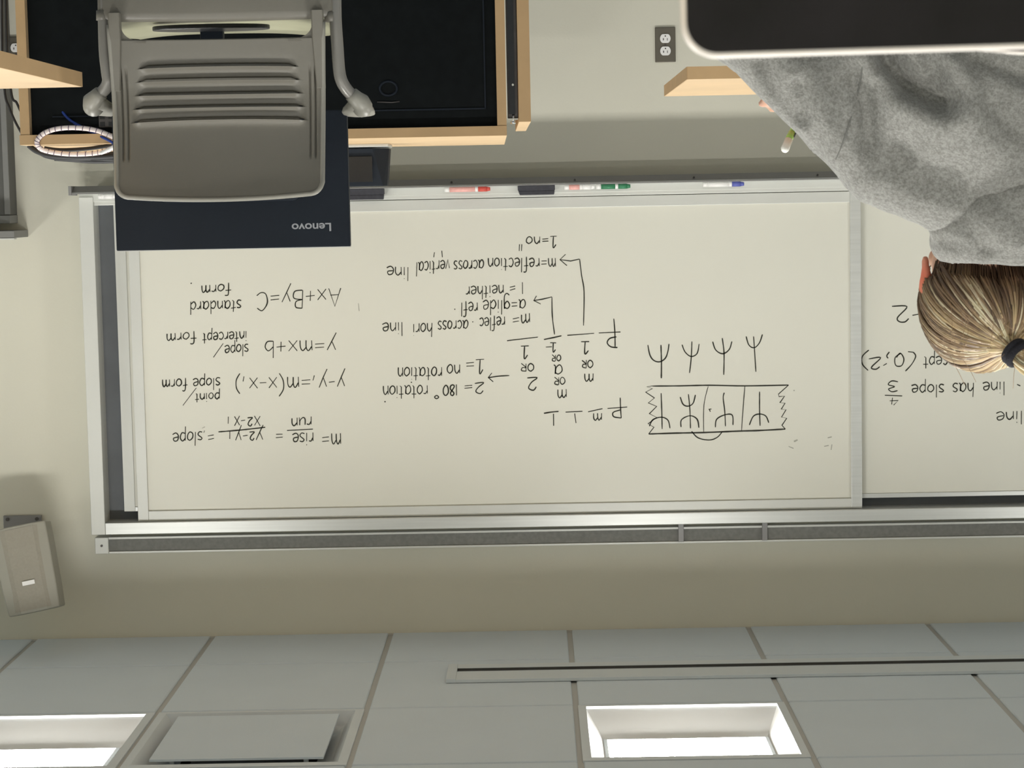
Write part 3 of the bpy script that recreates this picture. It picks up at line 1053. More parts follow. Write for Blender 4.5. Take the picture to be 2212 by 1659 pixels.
# equipment box beside the monitor
e0 = at(842, 312, 6.0)
eb = thing('equipment_box', (e0.x, 5.95, ct), 'black wedge-sided box standing on the console beside the monitor', 'box')
hz = at(842, 401, 5.95).z - ct
bm = bmesh.new()
v = [bm.verts.new(c_) for c_ in ((.003, 0.06, .012), (.046, 0, .012), (.26, 0, .012), (.26, .14, .012), (.003, .14, .012),
                                 (.010, .05, hz), (.020, .03, hz), (.26, .03, hz), (.26, .12, hz), (.010, .12, hz))]
bm.faces.new(v[:5][::-1]); bm.faces.new(v[5:])
for k in range(5):
    bm.faces.new((v[k], v[(k + 1) % 5], v[5 + (k + 1) % 5], v[5 + k]))
obj('cabinet', bm, 'navy', eb, bevel=.002)
obj('front_face', B(.048, .255, .002, .006, .035, hz - .012), 'black_gloss', eb)
obj('base_plate', B(.0, .27, -.02, .15, 0, .009), 'alu', eb, bevel=.002)

# ============================================================ cables on the console
# spiral wrapped loop hanging over the front edge
L = [(268, 309), (238, 293), (205, 281), (165, 276), (125, 278), (95, 288), (80, 305), (86, 320), (108, 328), (150, 333), (195, 332), (225, 327), (246, 318)]
dep = [5.30, 5.34, 5.36, 5.37, 5.37, 5.37, 5.37, 5.38, 5.40, 5.42, 5.42, 5.40, 5.36]
pts = smooth_path([at(a, b, y) for (a, b), y in zip(L, dep)], 8)
t = thing('wrapped_cable', at(80, 305, 5.38), 'pinkish white spiral-wrapped cable loop hanging over the console edge', 'cable')
o0 = t.location
bm = bmesh.new(); tube(bm, [p - o0 for p in pts], .0062, 12)
obj('sleeve', bm, 'wrap', t)
bm = bmesh.new()
for k in range(3, len(pts) - 3, 3):
    d_ = (pts[k + 1] - pts[k - 1]).normalized()
    n_ = d_.cross(Vector((0, 1, 0))).normalized()
    rr = []
    for j in range(13):
        a_ = 2 * PI * j / 12
        rr.append(pts[k] - o0 + (n_ * math.cos(a_) + Vector((0, 1, 0)) * math.sin(a_)) * .0066 + d_ * .004 * (j / 12 - .5))
    tube(bm, rr, .0011, 4)
obj('spiral_gap', bm, 'wrap_dark', t)
bm = bmesh.new()
tube(bm, smooth_path([at(252, 314, 5.34) - o0, at(236, 322, 5.34) - o0, at(218, 331, 5.35) - o0], 4), .0045, 8)
obj('plug_tip', bm, 'outlet', t)
# black flat cable bundle behind the loop
t = thing('cable_bundle', at(160, 330, 5.5), 'bundle of black cables lying along the console top behind the white loop', 'cables')
o0 = t.location
for k, (yo, r_, L) in enumerate(((5.46, .007, [(62, 314), (78, 326), (105, 335), (150, 339), (200, 339), (252, 336)]),
                                (5.50, .006, [(82, 326), (100, 337), (140, 343), (200, 342), (252, 344)]),
                                (5.44, .005, [(96, 320), (130, 324), (180, 322), (215, 318), (252, 312)]),
                                (5.52, .008, [(118, 341), (160, 344), (205, 347), (252, 346)]))):
    bm = bmesh.new(); tube(bm, smooth_path([at(a, b, yo) - o0 for a, b in L], 6), r_, 8)
    obj('cable', bm, 'cable', t)
a, b = at(205, 344, 5.55), at(262, 338, 5.55)
obj('power_adapter', B(b.x - o0.x, a.x - o0.x, -.01, .05, b.z - o0.z - .012, a.z - o0.z + .004), 'black_gloss', t, bevel=.003)
# blue cable
t = thing('blue_cable', at(150, 255, 5.39), 'blue cable curving up in front of the black panel', 'cable')
o0 = t.location
bm = bmesh.new()
tube(bm, smooth_path([at(a, b, y) - o0 for a, b, y in ((128, 225, 5.425), (136, 243, 5.41), (152, 260, 5.40), (180, 276, 5.39), (212, 292, 5.385), (240, 306, 5.36), (252, 318, 5.35))], 8), .0035, 8)
obj('lead', bm, 'cable_blue', t)
# two black leads by the console side
t = thing('black_lead', at(30, 240, 5.62), 'two thin black cables drooping at the console side', 'cables')
o0 = t.location
for L in ([(4, -330), (4, 60), (10, 195), (20, 232), (33, 263), (49, 292)], [(12, -330), (14, 60), (24, 198), (36, 222), (47, 246)]):
    bm = bmesh.new()
    tube(bm, smooth_path([at(a, b, 5.62) - o0 for a, b in L], 8), .0034, 8)
    obj('cable', bm, 'cable', t)

# ============================================================ DESKS AT THE SIDES
# maple desk (photo left), turned, its corner towards the chair
YD = 4.10
c0 = at(177, 188, YD)
zt_ = c0.z
desk = thing('side_desk', (c0.x, c0.y, 0), 'maple desk corner in the foreground beside the chair, turned at an angle', 'desk')
q = at(0, 147, 3.6)
# second point of front edge at the same height
dvec = R_ * ((1106 - 0) / F_PX) + U_ * ((147 - 829.5) / F_PX) + W_
k_ = (zt_ - CAMZ) / dvec.z
q = Vector((dvec.x * k_, dvec.y * k_, zt_))
ev = (q - c0); ev.z = 0
e1 = ev.normalized()
e2 = Vector((1, .02, 0)).normalized()
Lx = 1.1
poly = [(0, 0), (e1.x * Lx, e1.y * Lx), (e1.x * Lx + .9, e1.y * Lx + .3), (e2.x * 1.3, e2.y * 1.3)]
bm = bmesh.new(); prism(bm, poly, zt_ - .0285, zt_, 'xy')
obj('desk_top', bm, 'wood', desk, bevel=.001)
n_ = Vector((-e1.y, e1.x, 0))
if n_.x > 0: n_ = -n_
bm = bmesh.new()
prism(bm, [(0, 0), (n_.x * .0015, n_.y * .0015), (e1.x * Lx + n_.x * .0015, e1.y * Lx + n_.y * .0015), (e1.x * Lx, e1.y * Lx)], zt_ - .0285, zt_ - .0004, 'xy')
obj('edge_band', bm, 'edge', desk)
for lx, ly in ((.35, -.05), (1.2, -.02), (.75, -.75), (1.25, -.6)):
    bm = bmesh.new(); tube(bm, [(lx, ly, 0), (lx, ly, zt_ - .028)], .02, 12)
    obj('leg', bm, 'steel_dark', desk)

# maple desk behind the student
c0 = at(1485, 172, 4.70)
dk = thing('far_desk', (c0.x, c0.y, 0), 'maple table end beyond the student arm, below the wall outlet', 'table')
zt_ = c0.z
obj('table_top', B(-1.3, 0, 0, .80, zt_ - .0285, zt_), 'wood', dk, bevel=.001)
obj('edge_band', B(-1.3, 0.0, -.0015, 0, zt_ - .0285, zt_ - .0004), 'edge', dk)
obj('edge_band', B(0, .0015, 0, .80, zt_ - .0285, zt_ - .0004), 'edge', dk)
obj('pedestal', B(-.95, -.45, .30, .50, .0, zt_ - .0285), 'cab', dk)

# ============================================================ CHAIR with the monitor
YCH = 4.20
cc = at(480, 430, YCH)
chair = thing('armchair', (cc.x, YCH, 0), 'grey-beige plastic armchair with a slotted back, in front of the monitor', 'chair', rot=(0, 0, math.radians(-4)))
CX = cc.x


def cl(px, py, Y=YCH):
    p = at(px, py, Y)
    return Vector((p.x - CX, Y - YCH, p.z))


zs_seat = .588
# --- back shell: height field grid with louvred slots
zb0 = cl(480, 84).z; zt0 = cl(480, 431).z
slots = []
for yc, ye in ((142.3, 146), (172.3, 175), (203, 204), (230.8, 233.3), (257.5, 262.5)):
    slots.append((cl(480, yc).z, cl(480, ye).z, .155 + .004 * len(slots)))


def half_w(z):
    f = (z - zb0) / (zt0 - zb0)
    return .2105 - .0085 * f


def bow(x, z):
    zs_ = [s_[0] for s_ in slots]
    bs_ = [s_[1] - s_[0] for s_ in slots]
    if z <= zs_[0]: b_ = bs_[0] * max(0, 1 - (zs_[0] - z) / .05)
    elif z >= zs_[-1]: b_ = bs_[-1] * max(0, 1 - (z - zs_[-1]) / .09)
    else:
        b_ = 0
        for k in range(4):
            if zs_[k] <= z <= zs_[k + 1]:
                f_ = (z - zs_[k]) / (zs_[k + 1] - zs_[k]); b_ = bs_[k] * (1 - f_) + bs_[k + 1] * f_
    return b_ * min(1.4, (abs(x) / .158)) ** 2.2


def back_y(x, z):
    f = (z - zb0) / (zt0 - zb0)
    y = .006 + .016 * math.sin(min(1, max(0, f) / .5) * PI / 2) - .115 * max(0, f - .28) ** 1.6 - .014 * (x / .2) ** 2
    d = 0
    for (zc, ze, hw) in slots:
        zz = zc
        win = max(0, min(1, (hw + .006 - abs(x)) / .022))
        win = win * win * (3 - 2 * win)
        t = z - zz
        if t >= 0:
            d += -.0100 * math.exp(-(t / .0068) ** 1.3) * win
        else:
            d += .0075 * math.exp(t / .0085) * win
    # side grooves
    gx = abs(x)
    for g0, s in ((.1935, .006), (.183, .005)):
        if -.02 < z - (zb0 + .055) < .195:
            e = min(1, max(0, (z - zb0 - .045) / .02)) * min(1, max(0, (zb0 + .245 - z) / .01))
            d += s * math.exp(-((gx - g0 + .004 * f) / .0017) ** 2) * e
    return y + d


bm = bmesh.new()
zs = []
NB = 150
for k in range(NB + 1):
    zs.append(zb0 + (zt0 - zb0) * k / NB)
for (zc, ze, hw) in slots:
    for t_ in (-.0022, -.0011, -.0001, .0001, .0008, .0016, .0024, .0034, .0046, .006):
        zs.append(zc + t_)
NX = 130
us = sorted(set([-1 + 2 * i / NX for i in range(NX + 1)] + [sg * (.84 + .0045 * k) for k in range(26) for sg in (-1, 1)]))
NX = len(us) - 1
zs = sorted(zs)
grid = []
R0 = .022
for z in zs:
    row = []
    for u in us:
        hw = half_w(z)
        # rounded upper corners, bowed top edge
        x = u * hw
        zz = z
        f = (z - zb0) / (zt0 - zb0)
        zz -= .010 * (u ** 2) * f ** 3
        zz += bow(x, z)
        # corner rounding
        if f > .9:
            k = (z - (zt0 - R0)) / R0
            if k > 0:
                m = hw - R0 + R0 * math.sqrt(max(0, 1 - min(1, k) ** 2))
                x = u * m
        # lower corners between posts: follow the slot bow through the louvres
        for (zc, ze, hw_) in slots[:0]:
            pass
        row.append((x, zz, z))
    grid.append(row)
V = [[bm.verts.new((x, back_y(x, zn), z)) for (x, z, zn) in row] for row in grid]


def in_slit(x, z):
    for (zc, ze, hw) in slots:
        if abs(x) < hw - .002:
            if -.0022 < z - zc < .0:
                return True
    return False


for i in range(len(zs) - 1):
    for j in range(NX):
        q = (V[i][j], V[i][j + 1], V[i + 1][j + 1], V[i + 1][j])
        c_ = (q[0].co + q[2].co) / 2
        f = (c_.z - zb0)
        ax = abs(c_.x)
        # rounded lower cut-outs next to the posts
        if in_slit(c_.x, (zs[i] + zs[i + 1]) / 2):
            continue
        bm.faces.new(q)
me_o = obj('backrest', bm, 'chair', chair, smooth=True)
so_ = me_o.modifiers.new('thick', 'SOLIDIFY'); so_.thickness = .007; so_.offset = 1
# rolled rim round the back
rim = []
for j in range(0, NX + 1, 4): rim.append(V and None)
rim = []
hwb = half_w(zb0)
for k in range(0, 21):
    z = zb0 - .03 + (zt0 - R0 - zb0 + .03) * k / 20
    rim.append((-half_w(z), back_y(-half_w(z), max(z, zb0)), z - .010 * (max(0, (z - zb0) / (zt0 - zb0))) ** 3))
for k in range(1, 7):
    a_ = PI / 2 * k / 6
    x = -(half_w(zt0) - R0 + R0 * math.cos(a_)); z = zt0 - R0 + R0 * math.sin(a_)
    rim.append((x, back_y(x, z), z - .010 * (x / half_w(z)) ** 2))
for k in range(1, 20):
    x = -(half_w(zt0) - R0) * (1 - k / 10)
    rim.append((x, back_y(x, zt0), zt0 - .010 * (x / half_w(zt0)) ** 2))
rim2 = [(-a_, b_, c_) for a_, b_, c_ in rim[:27]][::-1]
bm = bmesh.new(); tube(bm, rim + rim2, .0048, 8)
obj('back_rim', bm, 'pad', chair, smooth=True)  # lighter plastic than the back, painting in light caught by the edge
# posts that carry the back
for s in (-1, 1):
    bm = bmesh.new()
    rows_ = []
    for k in range(13):
        z = zs_seat - .012 + (zb0 + .10 - zs_seat + .012) * k / 12
        xo = half_w(zb0) + .002
        wv = .0245 - (.006 * max(0, (z - zb0) / .1))
        yv = back_y(s * (xo - .005), max(z, zb0)) - .002 - .012 * max(0, (zb0 - z) / .1)
        rows_.append([bm.verts.new((s * (xo - a_), yv + b_, z)) for a_, b_ in ((0, .004), (.002, -.002), (wv - .002, -.002), (wv, .004), (wv, .02), (0, .02))])
    for a_, b_ in zip(rows_, rows_[1:]):
        for j in range(6):
            bm.faces.new((a_[j], a_[(j + 1) % 6], b_[(j + 1) % 6], b_[j]))
    bm.faces.new(rows_[0][::-1]); bm.faces.new(rows_[-1])
    obj('back_post', bm, 'chair', chair, smooth=False, bevel=.001)
    # curved gusset in the lower corner of the back
    bm = bmesh.new()
    xo = half_w(zb0) - .021
    poly = [(s * xo, zb0 - .034)]
    for k in range(13):
        a_ = PI / 2 * k / 12
        poly.append((s * (xo - .048 + .048 * math.cos(a_) ** .8), zb0 - .034 + .036 * math.sin(a_) ** .8))
    poly += [(s * (xo - .048), zb0 + .006), (s * xo, zb0 + .006)]
    yv = back_y(s * (xo - .02), zb0)
    prism(bm, poly, yv + .001, yv + .009)
    obj('back_gusset', bm, 'chair', chair)
# lower shell (apron) under the back
za = zs_seat - .003
bm = bmesh.new()
n = 40
rows_ = []
for zz, yy in ((za - .30, .05), (za - .20, .02), (za - .08, .0), (za - .012, -.006), (za - .003, -.005), (za, .0), (za - .001, .010)):
    rows_.append([bm.verts.new((-.232 + .464 * i / n, yy - .022 * (abs(-1 + 2 * i / n)) ** 4 * -1 + .008 * (1 - (-1 + 2 * i / n) ** 2), zz + .0035 * (1 - (-1 + 2 * i / n) ** 2))) for i in range(n + 1)])
for a_, b_ in zip(rows_, rows_[1:]):
    for j in range(n):
        bm.faces.new((a_[j], a_[j + 1], b_[j + 1], b_[j]))
ap = obj('rear_apron', bm, 'chair', chair, smooth=True)
s_ = ap.modifiers.new('t', 'SOLIDIFY'); s_.thickness = .006; s_.offset = 1
# seat
bm = bmesh.new()
nx, ny = 40, 30
rows_ = []
for j in range(ny + 1):
    v_ = j / ny
    y = .012 + .43 * v_
    hw = .222 * (1 - .12 * max(0, (v_ - .6) / .4) ** 2)
    if v_ > .80:
        hw = min(hw, .195 - .05 + .05 * math.sqrt(max(0, 1 - ((v_ - .80) / .20) ** 2)) + .02 * (1 - v_))
    rows_.append([])
    for i in range(nx + 1):
        u = -1 + 2 * i / nx
        z = zs_seat - .004 + .010 * abs(u) ** 3 - .012 * math.sin(PI * min(1, v_ * 1.2)) * (1 - u * u) - .02 * max(0, (v_ - .85) / .15) ** 2 + .006 * v_
        rows_[-1].append(bm.verts.new((u * hw, y, z)))
for a_, b_ in zip(rows_, rows_[1:]):
    for j in range(nx):
        bm.faces.new((a_[j], a_[j + 1], b_[j + 1], b_[j]))
st = obj('seat', bm, 'seat', chair, smooth=True)
s_ = st.modifiers.new('t', 'SOLIDIFY'); s_.thickness = .010; s_.offset = -1
st['label'] = 'seat painted paler for the ceiling light'
# arms
for s, (pxs, cap) in ((1, ([(229, -80, .03), (229, 30, .02), (231, 110, .02), (236, 158, .02), (238, 176, .02), (232, 192, .025), (218, 207, .03)], [(212, 214), (188, 236), (253, 238)])),
                      (-1, ([(725, -80, .03), (725, 30, .02), (729, 95, .02), (733, 150, .02), (739, 175, .02), (752, 195, .025), (766, 208, .03)], [(770, 212), (800, 236), (753, 238)]))):
    arm_pts = [cl(a_, b_, YCH + c_) for a_, b_, c_ in pxs]
    bm = bmesh.new(); tube(bm, smooth_path(arm_pts, 6), .0123, 16)
    at_ = obj('arm_tube', bm, 'tube', chair, smooth=True)
    # arm pad: rounded paddle running forward, with a socket that grips the tube
    e_ = arm_pts[-1]
    bm = bmesh.new()
    c1 = cl(*cap[0], YCH + .03)
    top = cl(220 if s == 1 else 776, 236, YCH + .05)
    rows_ = []
    for k in range(15):
        v_ = k / 14
        y = top.y - .022 + .26 * v_
        w_ = .034 * (math.sin(PI * min(1, (v_ + .04) * 3) / 2) ** .5 if v_ < .3 else (1 if v_ < .85 else math.sqrt(max(.02, 1 - ((v_ - .85) / .16) ** 2))))
        zc_ = top.z + .002 * math.sin(v_ * 3) - .004 * max(0, (.12 - v_) / .12)
        rows_.append([])
        for j in range(14):
            a_ = 2 * PI * j / 14
            ca, sa = math.cos(a_), math.sin(a_)
            zz = (.006 if sa > 0 else .013 + .012 * max(0, 1 - v_ * 3)) * sa
            rows_[-1].append(bm.verts.new((top.x + w_ * (abs(ca) ** .7) * (1 if ca > 0 else -1), y, zc_ + zz)))
    for a_, b_ in zip(rows_, rows_[1:]):
        for j in range(14):
            bm.faces.new((a_[j], a_[(j + 1) % 14], b_[(j + 1) % 14], b_[j]))
    bm.faces.new(rows_[0][::-1]); bm.faces.new(rows_[-1])
    obj('arm_pad', bm, 'pad', chair, smooth=True)
    bm = bmesh.new()
    dvec_ = (arm_pts[-1] - arm_pts[-2]).normalized()
    tube(bm, [e_ - dvec_ * .008, e_ + dvec_ * .004, e_ + dvec_ * .016, top + Vector((s * .010, -.002, -.004)), top + Vector((s * .016, .02, -.003))], [.0150, .0165, .0205, .021, .013], 16)
    obj('arm_socket', bm, 'pad', chair, smooth=True)
# collars between tube and apron
for s, px in ((1, 222), (-1, 718)):
    bm = bmesh.new()
    a_ = cl(px + s * 5, 25, YCH + .02); b_ = cl(px + s * 5, 46, YCH + .02)
    tube(bm, [a_, b_], .0135, 14)
    obj('tube_collar', bm, 'chair', chair)
# legs and base
for s in (-1, 1):
    for yy, y2 in ((.04, -.08), (.40, .46)):
        bm = bmesh.new(); tube(bm, smooth_path([(s * .20, .06 if yy < .1 else .36, zs_seat - .03), (s * .215, yy, .42), (s * .235, y2, 0.0)], 6), .0115, 12)
        obj('leg', bm, 'tube', chair, smooth=True)
obj('under_frame', B(-.20, .20, .08, .36, zs_seat - .045, zs_seat - .030), 'steel_dark', chair)

# ---- monitor on the seat
YM = 4.43
mL, mR = at(250, 430, YM), at(755, 430, YM)
mc = (mL + mR) / 2
mon = thing('monitor', (mc.x, YM, zs_seat), 'black flat monitor standing on the chair seat, its rear towards us', 'monitor')
ztop = at(500, 537, YM).z - zs_seat; zbot = at(735, 237, YM).z - zs_seat
hw = (mL.x - mR.x) / 2
roll_c = Matrix.Identity(4)
obj('rear_cover', B(-hw, hw, -.012, .012, zbot, ztop), 'navy', mon, bevel=.002)
obj('screen', B(-hw + .008, hw - .008, .012, .0135, zbot + .014, ztop - .008), 'screen', mon)
obj('top_trim', B(-hw, hw, -.010, .0125, ztop, ztop + .0016), 'alu', mon)
bm = bmesh.new()
prism(bm, rrect(-.15, .15, zbot + .05, ztop - .098, .02), -.034, -.012)
obj('rear_hump', bm, 'navy', mon, bevel=.004)
zl = at(470, 450, YM).z - zs_seat
nx_ = at(458, 70, YM).x - mc.x
obj('stand_neck', B(nx_ - .024, nx_ + .024, -.010, .016, .006, zbot + .08), 'navy', mon, bevel=.003)
bm = bmesh.new()
poly = []
for k in range(48):
    a_ = 2 * PI * k / 48
    poly.append((nx_ - .006 + .122 * (abs(math.cos(a_)) ** .8) * (1 if math.cos(a_) > 0 else -1), -.050 + .050 * math.sin(a_)))
prism(bm, poly, .000, .009, 'xy')
obj('stand_base', bm, 'black_gloss', mon, bevel=.002)
cv = bpy.data.curves.new('logo_text', 'FONT')
cv.body = 'Lenovo'
cv.size = 1
cv.extrude = 0
cv.offset = .018
to = bpy.data.objects.new('tmp_text', cv)
COL.objects.link(to)
dg = bpy.context.evaluated_depsgraph_get(); dg.update()
tme = bpy.data.meshes.new_from_object(to.evaluated_get(dg))
bpy.data.objects.remove(to)
xs_ = [v.co.x for v in tme.vertices]; ys_ = [v.co.y for v in tme.vertices]
a_, b_ = at(715, 484, YM - .013), at(630, 484, YM - .013)
z0_ = at(672, 482, YM - .013).z; z1_ = at(672, 500, YM - .013).z
bm = bmesh.new(); bm.from_mesh(tme)
for v in bm.verts:
    fx = (v.co.x - min(xs_)) / (max(xs_) - min(xs_)); fy = (v.co.y - min(ys_)) / (max(ys_) - min(ys_))
    v.co = Vector((a_.x + fx * (b_.x - a_.x) - mc.x, -.0126, z0_ + fy * (z1_ - z0_) - zs_seat))
obj('brand_lettering', bm, 'logo', mon)

# ============================================================ TABLET in the foreground
YT = .75
pc = at(1463, 60, YT); pt = at(1600, 124, YT)
tb = thing('tablet', (pc.x, YT, 0), 'dark-screened tablet with a pale rim, propped in the near corner', 'tablet', rot=(0, math.radians(-.55), 0))
tz = pt.z
wT, hT = .262, .183
for o_ in (tb,):
    o_.location = (pc.x, YT, tz - hT)
bm = bmesh.new(); prism(bm, rrect(-wT, 0, 0, hT, .0125, 10), 0, .0068)
obj('shell', bm, 'rim', tb, bevel=.0008)
bm = bmesh.new(); prism(bm, rrect(-wT + .0018, -.0018, .0018, hT - .0018, .0108, 10), -.0006, .0)
obj('screen', bm, 'screen', tb)
bm = bmesh.new()
x1_ = at(2085, 118, .765).x - pc.x
pts_ = [(-.001, -.2)]
poly = [(x1_, hT - .012)]
for k in range(13):
    f = k / 12
    poly.append((x1_ - .16 * f, hT - .0012 + .0036 * math.sin(min(1, f * 3.2) * PI / 2)))
poly.append((x1_ - .16, hT - .012))
prism(bm, poly, .0078, .0095)
cf = obj('case_flap', bm, 'maroon', tb); cf['label'] = 'dark maroon case flap'
bm = bmesh.new(); tube(bm, [(a_, .0085, b_ + .0004) for a_, b_ in poly[1:-1]], .0006, 6)
obj('flap_piping', bm, 'rim', cf)
zdesk = tz - hT - .0032
nd = thing('near_desk', (-.2, .9, 0), 'desk that the dark tablet stands on, below the frame', 'desk')
obj('desk_top', B(-.7, .55, -.40, .25, zdesk - .028, zdesk), 'wood', nd)
for lx in (-.65, .5):
    for ly in (-.35, .2):
        bm = bmesh.new(); tube(bm, [(lx, ly, 0), (lx, ly, zdesk - .028)], .018, 10)
        obj('leg', bm, 'steel_dark', nd)

# ============================================================ STUDENT
person = thing('person', (-.62, 2.62, 0), 'seated student with a blonde ponytail in a grey hooded sweatshirt, back to us, writing', 'person')
PO = Vector((-.62, 2.62, 0))
HC = Vector((-.612, 2.865, 1.106))       # skull centre
# ---- body (one continuous skin mesh): head, neck, torso, arms, hands, thighs
bm = bmesh.new()
pit = Matrix.Rotation(math.radians(24), 3, 'X').inverted()
sphere(bm, HC, (.068, .090, .078), 3, pit)
sphere(bm, HC + Vector((0, .045, -.045)), (.058, .062, .070), 3, pit)       # face / jaw
sphere(bm, HC + Vector((0, .088, -.088)), (.026, .022, .022), 2)            # chin
sphere(bm, HC + Vector((0, .112, -.052)), (.011, .020, .016), 2)            # nose
sphere(bm, HC + Vector((0, .103, -.080)), (.022, .012, .010), 2)            # lips
for s in (-1, 1):
    sphere(bm, HC + Vector((s * .028, .088, -.022)), (.018, .014, .010), 2)  # brow / eye mound
    sphere(bm, HC + Vector((s * .036, .078, -.055)), (.022, .024, .020), 2)  # cheek
    e_ = HC + Vector((s * .074, .006, -.025))
    sphere(bm, e_, (.007, .020, .031), 2)                                    # ear
    sphere(bm, e_ + Vector((s * .004, -.004, .008)), (.006, .018, .022), 2)
    sphere(bm, e_ + Vector((0, .004, -.028)), (.006, .009, .010), 2)
capsule(bm, HC + Vector((0, -.005, -.05)), (-.612, 2.77, .965), .055, .058)
capsule(bm, (-.612, 2.77, .955), (-.625, 2.70, .60), .075, .12)
SR, SL = Vector((-.468, 2.765, .905)), Vector((-.79, 2.765, .905))
capsule(bm, (-.612, 2.765, .93), SR, .058, .048)
capsule(bm, (-.612, 2.765, .93), SL, .058, .048)
ER, EL = Vector((-.276, 2.735, .730)), Vector((-.935, 2.76, .735))
WR, WL = Vector((-.364, 2.985, .793)), Vector((-.80, 3.01, .760))
capsule(bm, SR, ER, .046, .036); capsule(bm, ER, WR, .038, .025)
capsule(bm, SL, EL, .046, .036); capsule(bm, EL, WL, .038, .025)
capsule(bm, (-.70, 2.62, .56), (-.71, 3.00, .55), .078, .055)
capsule(bm, (-.54, 2.62, .56), (-.53, 3.00, .55), .078, .055)
capsule(bm, (-.71, 3.00, .55), (-.71, 2.98, .10), .052, .036)
capsule(bm, (-.53, 3.00, .55), (-.53, 2.98, .10), .052, .036)


def finger(bm, pts, r):
    for a_, b_, k in zip(pts, pts[1:], range(9)):
        capsule(bm, a_, b_, r * (1 - .08 * k), r * (1 - .08 * (k + 1)), 7)


# right hand closed round the pencil
HS = Vector((.012, 0, .012))
PT, PE = Vector((-.452, 3.175, .729)), at(1694, 326, 3.07)      # pencil tip and eraser end
grip = PT.lerp(PE, .24)
pr = Vector((-.380, 3.045, .795)) + HS
capsule(bm, WR, pr, .026, .026)
sphere(bm, Vector((-.378, 3.055, .797)) + HS, (.036, .034, .023), 2)
kn = [Vector((-.352, 3.082, .812)), Vector((-.368, 3.093, .818)), Vector((-.387, 3.097, .817)), Vector((-.407, 3.092, .810))]
kn = [k + HS for k in kn]
for i, k in enumerate(kn):
    tipv = grip + Vector((.026 - .014 * i, -.006 + .002 * i, .002 + .002 * i))
    mid1 = k.lerp(tipv, .35) + Vector((.004, .026 - .003 * abs(i - 2), .010))
    mid2 = k.lerp(tipv, .72) + Vector((.006, .020, .000))
    finger(bm, [pr + (k - pr) * .4, k, mid1, mid2, tipv], (.0078, .0088, .0092, .0086)[i])
finger(bm, [Vector((-.392, 3.045, .780)), Vector((-.418, 3.075, .778)), Vector((-.430, 3.105, .772)), grip + Vector((-.010, -.014, .006))], .0098)
# left hand flat, slightly curled on the desk
pl = Vector((-.765, 3.075, .752))
capsule(bm, WL, pl, .026, .024)
sphere(bm, (-.758, 3.075, .751), (.038, .040, .016), 2)
for i in range(4):
    k = Vector((-.785 + .021 * i, 3.112 + (.0, .006, .005, -.003)[i], .754))
    dirv = Vector((.10 + .10 * (i - 1.5), .95, 0)).normalized()
    ln = (.052, .066, .070, .062)[i]
    finger(bm, [pl.lerp(k, .5), k, k + dirv * ln * .5 + Vector((0, 0, .006)), k + dirv * ln * .8 + Vector((0, 0, -.003)), k + dirv * ln + Vector((0, 0, -.013))], (.0078, .0086, .009, .0085)[i])
finger(bm, [Vector((-.735, 3.06, .748)), Vector((-.712, 3.085, .746)), Vector((-.700, 3.112, .744))], .0098)
bmesh.ops.translate(bm, vec=-PO, verts=bm.verts)
body_me = remeshed('body', bm, .0042, 3, .45)
ca = body_me.color_attributes.new('Col', 'FLOAT_COLOR', 'POINT')
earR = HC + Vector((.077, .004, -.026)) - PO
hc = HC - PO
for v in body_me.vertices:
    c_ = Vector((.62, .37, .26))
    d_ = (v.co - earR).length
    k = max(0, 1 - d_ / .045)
    c_ = c_.lerp(Vector((.80, .22, .13)), min(1, k * 1.5))  # redder right ear: skin flush plus backlight put into the colour
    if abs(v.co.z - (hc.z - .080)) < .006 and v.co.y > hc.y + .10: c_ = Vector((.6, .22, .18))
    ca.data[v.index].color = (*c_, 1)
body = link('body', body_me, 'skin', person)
# eyes
for s in (-1, 1):
    bm = bmesh.new(); sphere(bm, HC + Vector((s * .028, .094, -.028)) - PO, .0095, 3)
    obj('eye', bm, 'outlet', person, smooth=True)

# ---- sweatshirt
bm = bmesh.new()
sphere(bm, (-.622, 2.735, .83), (.178, .112, .150), 3)
sphere(bm, (-.628, 2.70, .66), (.175, .125, .17), 3)
sphere(bm, (-.630, 2.67, .55), (.180, .135, .11), 3)
capsule(bm, (-.55, 2.755, .952), SR + Vector((0, 0, .006)), .066, .069)
capsule(bm, (-.68, 2.755, .935), SL + Vector((0, 0, .004)), .070, .068)
capsule(bm, SR + Vector((0, 0, .004)), (-.385, 2.75, .838), .066, .060)
capsule(bm, (-.385, 2.75, .838), ER, .060, .054)
capsule(bm, ER, (-.282, 2.79, .738), .054, .055)
capsule(bm, (-.282, 2.79, .738), WR + Vector((.004, -.03, -.002)), .054, .041)
capsule(bm, SL, EL, .068, .054); capsule(bm, EL, WL + Vector((-.01, -.04, 0)), .053, .040)
sphere(bm, (-.605, 2.775, .955), (.095, .085, .06), 2)
capsule(bm, (-.425, 2.75, .83), (-.445, 2.735, .70), .068, .075)
capsule(bm, (-.50, 2.74, .84), (-.50, 2.72, .66), .085, .09)
bmesh.ops.translate(bm, vec=-PO, verts=bm.verts)
sw = remeshed('sweatshirt', bm, .0055, 12, .5)


def seg_d(p, a, b):
    ab = (b[0] - a[0], b[1] - a[1]); ap = (p[0] - a[0], p[1] - a[1])
    L2 = ab[0] ** 2 + ab[1] ** 2
    t = max(0, min(1, (ap[0] * ab[0] + ap[1] * ab[1]) / L2))
    return math.hypot(ap[0] - ab[0] * t, ap[1] - ab[1] * t), t


def pz(px, py, Y=2.66):
    p = at(px, py, Y) - PO
    return (p.x, p.z)


